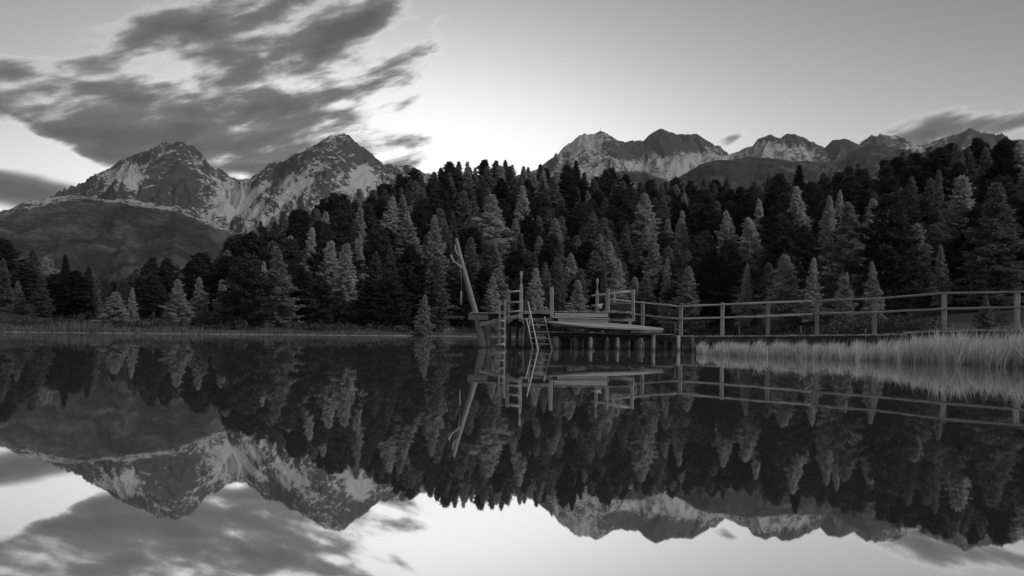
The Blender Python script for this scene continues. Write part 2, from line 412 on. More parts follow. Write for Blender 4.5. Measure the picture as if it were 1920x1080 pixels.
SIL_F = [(-500, 470), (-250, 430), (-60, 408), (0, 396), (60, 381), (110, 371), (150, 364), (200, 371), (260, 376), (330, 390), (380, 404), (430, 432), (470, 465), (520, 505), (600, 560)]
def snow_f0(PX, PY, Z, N): return -.22 + .42 * np.clip(1 - (PY - np.interp(PX, [0, 150, 330, 430], [396, 364, 390, 432])) / 42., 0, 1)
def veg_f0(PX, PY, Z, N): return np.clip((PY - np.interp(PX, [0, 150, 330, 430], [396, 364, 390, 432])) / 26. + .2, 0, 1)
mountain('foothill_left', SIL_F, 3300., [(-500, 1.), (600, 1.)], [[(150, 364, 1.), (120, 430, .88), (100, 500, .7)], [(330, 390, 1.), (330, 450, .85), (320, 520, .65)], [(0, 396, 1.), (-30, 460, .85)]],
         -480, 640, 300, 2300., 700., 110, .55, .42, 70., .0026, M_FOOT, 'broad dark grassy foothill below the twin peaks', 25., snow_f0, veg_f0, 11., .05)

SIL_R = [(860, 380), (960, 335), (1000, 318), (1015, 312), (1025, 304), (1035, 297), (1050, 286), (1062, 271), (1067, 266), (1080, 257), (1093, 250), (1097, 248), (1102, 252),
         (1112, 250), (1126, 245), (1140, 252), (1150, 259), (1160, 264), (1175, 265), (1190, 265), (1200, 262), (1207, 263), (1220, 253),
         (1232, 245), (1240, 242), (1250, 246), (1265, 251), (1290, 252), (1308, 252), (1320, 261), (1335, 267), (1342, 276), (1355, 286),
         (1365, 288), (1380, 283), (1395, 280), (1415, 275), (1422, 262), (1430, 256), (1445, 253), (1455, 259), (1465, 258), (1478, 252),
         (1490, 252), (1505, 259), (1515, 265), (1530, 270), (1545, 279), (1552, 270), (1562, 262), (1580, 260), (1595, 264), (1610, 274),
         (1622, 263), (1635, 254), (1640, 256), (1650, 250), (1656, 253), (1665, 252), (1680, 255), (1690, 259), (1702, 269), (1715, 267), (1740, 267), (1755, 264),
         (1770, 256), (1780, 252), (1795, 253), (1805, 247), (1818, 241), (1832, 246), (1840, 251), (1846, 246), (1855, 257), (1868, 265),
         (1882, 259), (1900, 264), (1912, 262), (1960, 262), (2050, 280), (2250, 320)]
SPUR_R = [[(1126, 245, .98), (1110, 275, .95), (1085, 305, .91)], [(1240, 242, 1.), (1215, 275, .96), (1165, 300, .92)], [(1308, 252, 1.), (1320, 285, .95)],
          [(1240, 242, 1.), (1250, 285, .95)], [(1445, 253, 1.), (1430, 285, .95)], [(1490, 252, 1.), (1505, 285, .95)], [(1580, 260, 1.), (1570, 295, .93)],
          [(1650, 250, 1.), (1665, 285, .94)], [(1818, 241, 1.), (1800, 280, .94)]]
def snow_r(PX, PY, Z, N):
    s = np.full(PX.shape, .40)
    s += .28 * bl(PX, PY, 1110, 270, 48, 30) - 1.0 * bl(PX, PY, 1250, 265, 75, 20) - .55 * bl(PX, PY, 1175, 283, 40, 16) + .9 * bl(PX, PY, 1290, 312, 80, 18)
    s += .5 * bl(PX, PY, 1440, 285, 60, 18) - .9 * bl(PX, PY, 1490, 258, 26, 9) - .5 * bl(PX, PY, 1428, 260, 14, 8) - .75 * bl(PX, PY, 1580, 280, 34, 26)
    s -= .35 * bl(PX, PY, 1640, 260, 24, 14) + .45 * bl(PX, PY, 1810, 258, 60, 20) - .5 * bl(PX, PY, 1705, 278, 26, 10) - .4 * bl(PX, PY, 1060, 325, 60, 12)
    s -= .12 * np.clip(1 - (PY - np.interp(PX, [p[0] for p in SIL_R], [p[1] for p in SIL_R])) / 24., 0, 1)
    return s + (1.15 - N) * .60
def veg_r(PX, PY, Z, N):
    return np.clip(.9 * bl(PX, PY, 1170, 330, 60, 12) + .8 * bl(PX, PY, 1225, 345, 40, 10) + np.clip((PY - 345) / 20., 0, 1), 0, 1)
mountain('mountain_right', SIL_R, 7600., [(800, 1.), (1126, .98), (1240, 1.), (1360, 1.04), (1445, 1.), (1545, 1.04), (1580, .99), (1650, 1.), (1720, 1.04), (1818, 1.), (2300, 1.)], SPUR_R,
         870, 2230, 620, 2600., 900., 120, 1.35, .62, 95., .0019, M_MOUNT2, 'jagged chain of snow dusted peaks beyond the forest at right', 60., snow_r, veg_r, 7.)
SIL_H = [(1180, 385), (1235, 350), (1270, 335), (1300, 318), (1318, 306), (1345, 300), (1380, 297), (1405, 294), (1440, 297), (1500, 303), (1545, 304), (1575, 296), (1600, 285), (1620, 275), (1640, 270),
         (1662, 273), (1690, 281), (1715, 288), (1745, 283), (1775, 276), (1850, 290), (2000, 330), (2200, 360)]
mountain('foothill_right', SIL_H, 4600., [(1100, .95), (1400, .95), (1560, 1.02), (1700, 1.05), (2300, 1.)], [[(1405, 294, .95), (1390, 340, .85)], [(1640, 270, 1.03), (1610, 330, .9)]],
         1170, 2180, 340, 1800., 600., 80, .62, .45, 50., .0030, M_FOOT, 'dark rounded alpine foothill in front of the right peaks', 40.,
         lambda PX, PY, Z, N: np.full(PX.shape, -.15), lambda PX, PY, Z, N: np.full(PX.shape, .75), 21., .05)
# ------------------------------------------------------------------ small builders
def local_child(o, parent, mw):
    """place o at world matrix mw under an unrotated, unscaled parent Empty (or a child of one)"""
    o.parent = parent
    base = Matrix.Identity(4)
    p = parent
    chain = []
    while p is not None:
        chain.append(p); p = p.parent
    for p in reversed(chain): base = base @ p.matrix_parent_inverse @ p.matrix_basis
    o.matrix_parent_inverse = base.inverted(); o.matrix_basis = mw
def frame(p0, p1, up=Vector((0, 0, 1))):
    x = (p1 - p0).normalized()
    if abs(x.dot(up)) > .95: up = Vector((0, 1, 0))
    y = up.cross(x).normalized(); z = x.cross(y)
    M = Matrix((x, y, z)).transposed().to_4x4(); M.translation = p0
    return M
rng = random.Random(5)
def beam(parent, name, p0, p1, w, h, mat, up=Vector((0, 0, 1)), wob=.006, cham=.012):
    L = (p1 - p0).length; n = max(2, min(6, int(L / .7) + 1))
    c = min(cham, w * .3, h * .3)
    prof = [(-w/2 + c, -h/2), (w/2 - c, -h/2), (w/2, -h/2 + c), (w/2, h/2 - c), (w/2 - c, h/2), (-w/2 + c, h/2), (-w/2, h/2 - c), (-w/2, -h/2 + c)]
    V, Fc = [], []
    for i in range(n + 1):
        oy, oz = rng.uniform(-wob, wob), rng.uniform(-wob, wob)
        for y, z in prof: V.append((L * i / n + (rng.uniform(-wob, wob) if i in (0, n) else 0), y + oy, z + oz))
    for i in range(n):
        for k in range(8): Fc.append((i*8 + k, i*8 + (k+1) % 8, (i+1)*8 + (k+1) % 8, (i+1)*8 + k)[::-1])
    Fc.append(tuple(range(8))); Fc.append(tuple(n*8 + k for k in range(8))[::-1])
    o = link(name, mesh(name, V, [f[::-1] for f in Fc]), mat)
    local_child(o, parent, frame(p0, p1, up)) if parent is not None else setattr(o, 'matrix_basis', frame(p0, p1, up))
    return o
def pole(parent, name, pts, rads, mat, ns=10, wob=.012):
    """round timber through several points"""
    M = frame(pts[0], pts[-1]); Mi = M.inverted()
    V, Fc = [], []
    P = []
    for i in range(len(pts) - 1):
        k = max(1, int((pts[i+1] - pts[i]).length / .45))
        for j in range(k): P.append((pts[i].lerp(pts[i+1], j / k), rads[i] + (rads[i+1] - rads[i]) * j / k))
    P.append((pts[-1], rads[-1]))
    for i, (p, r) in enumerate(P):
        q_ = Mi @ p
        oy, oz = rng.uniform(-wob, wob), rng.uniform(-wob, wob)
        if r < .03: oy *= .3; oz *= .3
        for k in range(ns):
            a = 2 * math.pi * k / ns; rr = r * (1 + rng.uniform(-.06, .06))
            V.append((q_.x, q_.y + oy + rr * math.cos(a), q_.z + oz + rr * math.sin(a)))
    n = len(P)
    for i in range(n - 1):
        for k in range(ns): Fc.append((i*ns + k, (i+1)*ns + k, (i+1)*ns + (k+1) % ns, i*ns + (k+1) % ns)[::-1])
    Fc.append(tuple(range(ns))[::-1]); Fc.append(tuple((n-1)*ns + k for k in range(ns)))
    me = mesh(name, V, Fc, True)
    o = link(name, me, mat)
    if parent is not None: local_child(o, parent, M)
    else: o.matrix_basis = M
    return o
def vdown(p, z): return Vector((p.x, p.y, z))

# ------------------------------------------------------------------ the walkway to the jetty
NEAR = [(1028, 622.0, 26.6), (1150, 625.2, 26.1), (1300, 629.5, 25.4), (1440, 628.4, 24.0), (1640, 626.6, 22.2), (1705, 625.6, 21.6)]
NEARP = [at(*p) for p in NEAR]
NEAR2 = [at(1700, 622., 20.6), at(1843, 617.6, 19.4), at(1925, 618.4, 18.6), at(2080, 620.5, 17.4)]
def resample(P, step):
    out_ = []; carry = 0.
    for a, b in zip(P[:-1], P[1:]):
        L = (b - a).length; t = carry
        while t < L:
            out_.append((a.lerp(b, t / L), (b - a).normalized())); t += step
        carry = t - L
    return out_
wk = empty('walkway', vdown(NEARP[2], 0)); tag(wk, 'long low plank walkway with a two rail handrail leading right from the jetty', 'walkway')
for P, wid in ((NEARP, 1.25), (NEAR2, 1.25)):
    for p, d in resample(P, .165):
        out_dir = Vector((-d.y, d.x, 0)).normalized()
        if out_dir.y < 0: out_dir = -out_dir
        e = rng.uniform(-.02, .03)
        a = p - out_dir * e - Vector((0, 0, .02)) + Vector((0, 0, rng.uniform(-.004, .004)))
        beam(wk, 'plank', a, a + out_dir * wid, .150, .05, M_PALE, wob=.003, cham=.006)
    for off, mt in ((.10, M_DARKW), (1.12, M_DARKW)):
        for a, b in zip(P[:-1], P[1:]):
            d = (b - a).normalized(); od = Vector((-d.y, d.x, 0)).normalized()
            if od.y < 0: od = -od
            beam(wk, 'joist', a + od * off + Vector((0, 0, -.135)), b + od * off + Vector((0, 0, -.135)), .09, .185, mt)
RAIL_POSTS = [(1205, 565, 27.4), (1277, 574, 26.7), (1355, 567.5, 25.9), (1440, 566.5, 25.0), (1532, 562.5, 24.1), (1640, 559, 23.2), (1770, 548, 22.0), (1907, 545, 20.6), (2060, 540, 19.2)]
for px, yt, D in RAIL_POSTS:
    p = at(px, yt, D)
    beam(wk, 'post', vdown(p, -.6), p, .12, .11, M_WOOD, up=Vector((.35, 1, 0)), wob=.008)
TOP = [(1134, 561), (1205, 567.5), (1277, 575), (1355, 571), (1440, 567.2), (1532, 564.5), (1640, 560), (1770, 550), (1907, 547.5), (2060, 543)]
LOWR = [(1134.5, 582), (1205, 591), (1277, 598), (1355, 595.5), (1440, 592), (1532, 588.5), (1640, 585.5), (1770, 579), (1907, 576), (2060, 573)]
DR = [27.0] + [p[2] - .12 for p in RAIL_POSTS]
for pts in (TOP, LOWR):
    P = [at(px, py, d) for (px, py), d in zip(pts, DR)]
    for i in ((0, 3), (2, 6), (5, 10)):
        seg = P[i[0]:i[1]]
        if i[0]: seg = [seg[0] + Vector((-.12, .01, .012))] + seg[1:]
        pole(wk, 'rail', seg, [.027 if k % 2 else .034 for k in range(len(seg))], M_PALE, 9, .009)
for px, D in ((1330, 25.6), (1420, 24.6), (1520, 23.6), (1612, 22.8), (1690, 22.0), (1770, 20.6), (1850, 19.9)):
    p = at(px, hor(px), D); pole(wk, 'pile', [vdown(p, -1.), vdown(p, .40)], [.085, .08], M_DARKW)
    q_ = p + Vector((.1, .85, 0)); pole(wk, 'pile', [vdown(q_, -1.), vdown(q_, .40)], [.085, .08], M_DARKW)
for px, y0, y1, D in ((1266, 606, 627, 25.5), (1386, 611, 629, 24.4), (1502, 611, 629, 23.4), (1623, 616, 642, 21.8)):
    pole(wk, 'stake', [at(px, y1, D), at(px, y0, D)], [.014, .010], M_WOOD, 6, .004)

# ------------------------------------------------------------------ the jetty platform
jt = empty('jetty_platform', vdown(at(1060, 627, 26.5), 0)); tag(jt, 'weathered raised wooden bathing jetty on piles with carved posts and steps', 'jetty')
DF = 25.8
zdk = at(1085, 583.5, DF).z
x0, x1 = at(938, 600, DF).x, at(1188, 600, DF).x
k = 0; x = x0
while x < x1:
    w = rng.uniform(.13, .17)
    yl = DF + max(0, (at(975, 600, DF).x - x)) * 1.2
    beam(jt, 'deck_plank', Vector((x + w/2, yl + rng.uniform(-.03, .02), zdk - .02)), Vector((x + w/2, DF + 2.7, zdk - .02)), w - .012, .04, M_WOOD, wob=.003, cham=.006)
    x += w
for yy in (DF + .5, DF + 1.5, DF + 2.4):
    beam(jt, 'joist', Vector((x0 + .3, yy, zdk - .14)), Vector((x1 - .05, yy, zdk - .14)), .1, .17, M_DARKW)
# front boards and steps
beam(jt, 'fascia_board', at(982, 586, DF), at(1032, 586.2, DF), .035, .095, M_WOOD)
beam(jt, 'fascia_board', at(975, 598.5, DF), at(1034, 599.5, DF - .02), .05, .085, M_WOOD)
beam(jt, 'step_riser', at(1040, 590.6, DF - .08), at(1140, 592, DF - .08), .035, .125, M_PALE)
beam(jt, 'step_tread', at(1036, 595.6, 25.45), at(1143, 598.2, 25.45), .36, .035, M_PALE)
beam(jt, 'step_riser', at(1046, 600.9, 25.4), at(1139, 602.6, 25.4), .035, .13, M_PALE)
beam(jt, 'edge_board', at(1140, 590.5, 26.3), at(1176, 590.5, 26.3), .04, .09, M_WOOD)
beam(jt, 'edge_board', at(1142, 600, 26.2), at(1187, 600.3, 26.2), .04, .09, M_WOOD)
# ramp of long boards leaning towards the water
FR = [(1026, 603.4, 24.9), (1060, 607.2, 24.6), (1100, 611.2, 24.4), (1150, 614.2, 24.3), (1200, 616.0, 24.3), (1246, 617.2, 24.4)]
BK = [(1032, 602.2, 25.35), (1062, 603.0, 25.4), (1100, 604.0, 25.45), (1146, 605.8, 25.5), (1196, 610.2, 25.5), (1243, 614.8, 25.3)]
FRP = [at(*p) for p in FR]; BKP = [at(*p) for p in BK]
for s in range(5):
    a, b = s / 5 + .008, (s + 1) / 5 - .008
    V, Fc = [], []
    j0, j1 = rng.uniform(-.06, .06), rng.uniform(-.08, .03)
    for i, (f_, b_) in enumerate(zip(FRP, BKP)):
        sh = j0 if i == 0 else (j1 if i == 5 else 0)
        for t in (a, b):
            p = f_.lerp(b_, t) + Vector((sh, 0, rng.uniform(-.003, .003)))
            V += [p, p - Vector((0, 0, .045))]
    for i in range(5):
        q0, q1 = i * 4, i * 4 + 4
        Fc += [(q0, q1, q1 + 2, q0 + 2), (q0 + 1, q0 + 3, q1 + 3, q1 + 1), (q0, q0 + 1, q1 + 1, q1), (q0 + 2, q1 + 2, q1 + 3, q0 + 3)]
    Fc += [(0, 2, 3, 1), (20, 21, 23, 22)]
    o0 = FRP[0]
    me = mesh('ramp_board', [tuple(v - o0) for v in V], Fc)
    o = link('ramp_board', me, M_PALE); local_child(o, jt, Matrix.Translation(o0))
beam(jt, 'ramp_stringer', at(1034, 609.5, 24.75), at(1182, 620.5, 24.5), .06, .10, M_DARKW)
beam(jt, 'ramp_stringer', at(1036, 609.0, 25.3), at(1182, 618.5, 25.3), .06, .10, M_DARKW)
beam(jt, 'end_block', at(1181, 621.2, 24.6), at(1219, 621.4, 24.6), .5, .105, M_WOOD)
beam(jt, 'end_block', at(1220, 621.4, 24.62), at(1240, 621.4, 24.62), .5, .095, M_WOOD)
beam(jt, 'edge_beam', at(1022, 622.3, 25.95), at(1262, 627.6, 25.35), .10, .035, M_PALE)
beam(jt, 'edge_beam', at(1022, 627.0, 26.0), at(1262, 632.0, 25.4), .10, .11, M_DARKW)
# left corner: sloping brace, thick beam end, posts with rungs
beam(jt, 'brace_board', at(901, 608.8, 26.0), at(974, 592.8, 25.5), .05, .125, M_PALE)
beam(jt, 'cross_beam', at(880.5, 593.6, 26.5), at(917, 593.9, 26.35), .30, .215, M_WOOD, wob=.012)
beam(jt, 'cross_beam', at(917.5, 593.6, 26.42), at(948, 593.2, 26.3), .2, .17, M_DARKW)
beam(jt, 'top_plank', at(884, 586.9, 26.4), at(944, 588.0, 26.2), .34, .028, M_PALE)
beam(jt, 'post', at(953, 605, 25.75), at(953, 543, 25.75), .115, .115, M_WOOD, up=Vector((.2, 1, 0)))
def carved(px, ybot, ytop, D):
    p0, p1 = at(px, ybot, D), at(px, ytop, D); H = p1.z - p0.z; x_, y_ = p1.x, p1.y
    sh = p0.z + H - .50                    # shoulder where the square post narrows to a paddle
    secs = [(p0.z, .062, .062), (sh - .06, .062, .062), (sh + .02, .05, .05), (sh + .11, .024, .028), (sh + .22, .019, .024), (sh + .31, .034, .026), (sh + .40, .050, .028), (sh + .47, .050, .028), (sh + .50, .036, .022)]
    V, Fc = [], []
    for z_, a_, b_ in secs:
        for k_ in range(12):
            t = 2 * math.pi * (k_ + .5) / 12; c_, s_ = math.cos(t), math.sin(t)
            pw = .45
            V.append((a_ * math.copysign(abs(c_) ** pw, c_), b_ * math.copysign(abs(s_) ** pw, s_), z_ - p0.z))
    n_ = len(secs)
    for i in range(n_ - 1):
        for k_ in range(12): Fc.append((i*12 + k_, i*12 + (k_+1) % 12, (i+1)*12 + (k_+1) % 12, (i+1)*12 + k_))
    Fc += [tuple(range(12))[::-1], tuple((n_-1)*12 + k_ for k_ in range(12))]
    o = link('carved_post', mesh('carved_post', V, Fc), M_WOOD)
    local_child(o, jt, Matrix.Translation(Vector((x_, y_, p0.z))))
    o['label'] = 'post carved to a paddle shaped top'
carved(977.5, 598, 508.5, 25.65)
for y0, y1 in ((548.3, 545.2), (568, 566), (585.5, 583)):
    pole(jt, 'rung', [at(950, y0, 25.7), at(977, y1, 25.6)], [.03, .028], M_PALE, 8, .003)
beam(jt, 'post', at(1034.5, 601, 25.6), at(1034.5, 539, 25.6), .115, .12, M_WOOD, up=Vector((.15, 1, 0)))
# right corner: railed seat
carved(1120, 590, 522, 27.6)
beam(jt, 'post', at(1139.5, 604, 26.0), at(1139.5, 541, 26.0), .11, .11, M_WOOD, up=Vector((.3, 1, 0)))
beam(jt, 'post', at(1187, 602, 26.6), at(1187, 543, 26.6), .11, .11, M_WOOD, up=Vector((.3, 1, 0)))
beam(jt, 'post', at(1152, 590, 28.3), at(1152, 545, 28.3), .11, .11, M_WOOD)
pole(jt, 'rail', [at(1110, 554.2, 27.3), at(1185, 546.5, 26.6)], [.035, .042], M_PALE, 8, .004)
pole(jt, 'rail', [at(1143, 545, 28.2), at(1186, 545.8, 26.8)], [.03, .03], M_WOOD, 8, .004)
pole(jt, 'rail', [at(1110, 573.2, 27.5), at(1130, 571.0, 27.4)], [.032, .03], M_PALE, 8, .004)
pole(jt, 'rail', [at(1143, 568.5, 27.9), at(1184, 569.5, 26.9)], [.025, .028], M_WOOD, 8, .004)
beam(jt, 'seat_back', at(1145, 576, 27.9), at(1184, 576, 26.9), .03, .20, M_DARKW)
beam(jt, 'seat_board', at(1143, 585, 27.9), at(1182, 585, 26.9), .3, .04, M_WOOD)
PILES = [(911, 27.2, 6, 603), (917, 26.6, 8, 603), (945, 27.6, 6, 603), (955, 26.5, 7, 603), (969.5, 26.9, 6, 603), (988, 26.2, 10, 600), (1026, 26.6, 6, 603), (1042, 26.4, 12, 622), (1065, 26.9, 8, 622),
         (1077, 26.2, 8, 622), (1098, 26.6, 8, 622), (1107, 26.1, 8, 622), (1121.5, 26.4, 9, 623), (1139, 26.2, 6, 624), (1148, 27.0, 8, 626), (1157, 26.0, 7, 626), (1200, 25.7, 10, 628), (1224.5, 25.3, 9, 628), (1272, 25.4, 8, 630), (1298, 24.9, 8, 632), (1128, 28.6, 8, 603), (1060, 28.4, 8, 603), (1000, 28.4, 8, 603), (1180, 28.3, 8, 603), (1052, 27.4, 8, 622), (1088, 27.3, 8, 622), (1131, 27.3, 8, 623), (1169, 27.0, 8, 626), (1186, 26.8, 8, 627), (1241, 26.5, 8, 629), (1256, 26.2, 8, 630)]
for px, D, wpx, yt in PILES:
    p = at(px, yt, D); r_ = wpx / 2 / F * D
    pole(jt, 'pile', [vdown(p, -1.2) + Vector((rng.uniform(-.03, .03), 0, 0)), p], [r_ * 1.08, r_], M_WOOD if rng.random() < .55 else M_DARKW, 10, .008)
pole(jt, 'brace_pole', [vdown(at(979, 656, 26.2), -.3), at(984, 606, 26.1)], [.03, .028], M_WOOD, 8, .004)

# cloth bundle tied to the carved post
V, Fc = [], []
c0 = at(1122.5, 575.5, 27.3); nu, nv = 14, 9
for i in range(nv):
    th = math.pi * i / (nv - 1)
    for j in range(nu):
        ph = 2 * math.pi * j / nu
        rr = 1 + .16 * math.sin(3 * ph + 2 * th) + .1 * math.sin(5 * ph)
        V.append((.115 * rr * math.sin(th) * math.cos(ph), .09 * rr * math.sin(th) * math.sin(ph), .085 * math.cos(th) - .03 * math.sin(th) * math.cos(ph + .6)))
for i in range(nv - 1):
    for j in range(nu): Fc.append((i*nu + j, (i+1)*nu + j, (i+1)*nu + (j+1) % nu, i*nu + (j+1) % nu))
o = link('cloth_bundle', mesh('cloth_bundle', V, Fc, True), M_CLOTH); o.location = c0
tag(o, 'small pale crumpled cloth bundle tied to a carved post of the jetty', 'cloth')

# ------------------------------------------------------------------ ladders, leaning pole, rope swing
wl = empty('wooden_ladder', vdown(at(940, 650, 25.6), 0)); tag(wl, 'upright wooden ladder with thick rungs at the left corner of the jetty', 'ladder')
for px, yt, D in ((936.8, 564, 25.75), (946.8, 562, 25.4)):
    p = at(px, yt, D); beam(wl, 'side_rail', vdown(p, -.7), p, .06, .085, M_WOOD, up=Vector((0, 1, 0)))
for y in (603, 618, 632.5, 647, 661):
    pole(wl, 'rung', [at(930.5, y + 1.2, 25.62), at(944.8, y - 1.2, 25.30)], [.038, .038], M_PALE, 8, .002)
ml = empty('metal_ladder', vdown(at(1010, 655, 25.0), 0)); tag(ml, 'thin slanting metal bathing ladder with long handrail in front of the jetty', 'ladder')
def ext(p0, p1, z): t = (z - p0.z) / (p1.z - p0.z); return p0.lerp(p1, t)
l0, l1 = at(987, 597, 25.7), at(999.2, 653.5, 25.2)
r0, r1 = at(1021, 594, 25.5), at(1035, 654, 25.0)
h0, h1 = at(990, 566, 25.0), at(1008.8, 655, 24.0)
pole(ml, 'side_rail', [ext(l0, l1, -.5), l0], [.022, .022], M_METAL, 8, 0)
pole(ml, 'side_rail', [ext(r0, r1, -.5), r0], [.022, .022], M_METAL, 8, 0)
pole(ml, 'handrail', [ext(h0, h1, -.5), h0], [.022, .022], M_METAL, 8, 0)
pole(ml, 'strut', [at(992, 575, 25.9), at(993, 620, 25.7)], [.016, .016], M_METAL, 8, 0)
for zz in (.76, .54, .34, .16):
    pole(ml, 'rung', [ext(l0, l1, zz), ext(r0, r1, zz)], [.015, .015], M_METAL, 8, 0)
lp = empty('leaning_pole', vdown(at(906, 652, 26.3), 0)); tag(lp, 'leaning debarked tree trunk pole with forked stubs at the jetty corner', 'pole')
tr0, tr1 = at(909, 660, 26.35), at(855.6, 447, 26.5)
pole(lp, 'trunk', [vdown(at(911, 668, 26.35), -.6), at(906, 651, 26.35), at(893, 592, 26.4), at(876, 530, 26.4), at(864, 486, 26.45), at(855.8, 447, 26.5)], [.14, .125, .10, .09, .08, .055], M_WOOD, 12, .01)
pole(lp, 'branch_stub', [at(866, 503, 26.4), at(858, 496, 26.35), at(850, 490, 26.3), at(845, 478, 26.25)], [.055, .045, .042, .04], M_WOOD, 9, .004)
pole(lp, 'branch_stub', [at(862, 482, 26.4), at(856, 474, 26.3), at(853, 466, 26.3), at(853.5, 459, 26.3)], [.04, .035, .032, .03], M_WOOD, 9, .004)
rs_ = empty('rope_swing', at(865, 572, 26.2)); tag(rs_, 'rope with a wooden grip hanging from the leaning pole', 'rope swing')
pole(rs_, 'rope', [at(862.5, 499, 26.2), at(864.5, 520, 26.2), at(865, 546, 26.2)], [.011, .010, .011], M_ROPE, 6, .004)
pole(rs_, 'wooden_grip', [at(864.8, 545, 26.2), at(864.2, 552, 26.2), at(863.8, 571.5, 26.2)], [.02, .032, .036], M_WOOD, 8, .003)

# ------------------------------------------------------------------ reeds and grass
def blades(name, base, hgt, lean, wid, mat, label, seed, curl=.35):
    r = np.random.default_rng(seed); n = len(base)
    a = r.uniform(0, math.pi, n); sx, sy = np.cos(a), np.sin(a)
    V = np.empty((n, 7, 3)); ts = (0, .4, .75, 1.)
    for i, t in enumerate(ts):
        c = base + np.stack([lean[:, 0] * (t ** 2 * (1 - curl) + t * curl), lean[:, 1] * t ** 2, hgt * (t - .12 * t ** 3 * np.abs(lean[:, 0]) / hgt)], -1)
        w = wid * (1, .85, .55, 0)[i] / 2
        if i < 3:
            V[:, 2*i] = c - np.stack([sx * w, sy * w, 0 * w], -1); V[:, 2*i + 1] = c + np.stack([sx * w, sy * w, 0 * w], -1)
        else: V[:, 6] = c
    k = np.arange(n) * 7
    Fq = np.concatenate([np.stack([k, k+1, k+3, k+2], -1), np.stack([k+2, k+3, k+5, k+4], -1)])
    Ft = np.stack([k+4, k+5, k+6], -1)
    o = link(name, mesh(name, V.reshape(-1, 3).tolist(), Fq.tolist() + Ft.tolist()), mat)
    tag(o, label, kind='stuff'); return o
r = np.random.default_rng(3)
FRX = [1305, 1350, 1500, 1650, 1750, 1900, 2050, 2150]; FRD = [21.0, 19.0, 17.3, 15.7, 14.5, 13.0, 11.9, 11.2]
HTX = [1305, 1350, 1550, 1640, 1700, 1800, 2150]; HTV = [.20, .27, .29, .31, .41, .46, .48]
NB = 17000
px = 1305 + (r.random(NB) ** .9) * 840
px = px + 9 * np.sin(px * .17) + 5 * np.sin(px * .41 + 1.)
fr = np.interp(px, FRX, FRD); depth = np.interp(px, [1305, 1400, 1600, 1700, 1760, 2150], [1.2, 2.6, 3.0, 3.4, 4.2, 4.5])
D = fr + depth * r.random(NB) ** 1.3 + .25 * np.sin(px * .07) + .15 * np.sin(px * .23)
hg = np.interp(px, HTX, HTV) * (r.normal(1., .17, NB) + (r.random(NB) < .06) * r.uniform(.15, .5, NB)).clip(.45, 1.55) * (1 + .12 * np.sin(px * .045 + D * 2.) + .1 * np.sin(px * .13))
base = np.stack([(px - 960) / F * D, D, np.full(NB, -.06)], -1)
lean = np.stack([(r.normal(.10, .10, NB) + (r.random(NB) < .05) * r.normal(0, .45, NB)) * (hg / .5), r.normal(0, .09, NB)], -1)
blades('reed_bed', base, hg + .06, lean, r.uniform(.010, .022, NB), M_REED, 'dense bed of pale dry reeds in front of the walkway', 1)
NG = 9000
a = r.uniform(R(-40), R(24), NG)
rr = np.interp(a, RS_A, RS_V) + 1.6 * np.sin(a * 41) + np.sin(a * 97 + 1) + r.gamma(1.6, 1.3, NG) - .2
X, Y = rr * np.sin(a), rr * np.cos(a); Zg = ground(X, Y)
hg = r.uniform(.25, .8, NG) * (1 + .6 * sstep((R(-22) - a) / R(4))) * (.6 + .6 * (np.sin(a * 60) * .5 + .5))
blades('shore_grass', np.stack([X, Y, np.maximum(Zg, -.1) - .03], -1), hg, np.stack([r.normal(.08, .15, NG), r.normal(0, .1, NG)], -1), r.uniform(.05, .12, NG), M_GRASS, 'tall grass fringing the far shore', 2)
NG = 7000
a = r.uniform(az_of(1560), az_of(2050), NG); rr = np.interp(a, RS_A, RS_V) + r.gamma(2., 5., NG)
X, Y = rr * np.sin(a), rr * np.cos(a); Zg = ground(X, Y)
blades('meadow_grass', np.stack([X, Y, Zg - .02], -1), r.uniform(.12, .4, NG), np.stack([r.normal(.05, .08, NG), r.normal(0, .05, NG)], -1), r.uniform(.02, .05, NG), M_GRASS, 'dark meadow grass behind the walkway at right', 4)

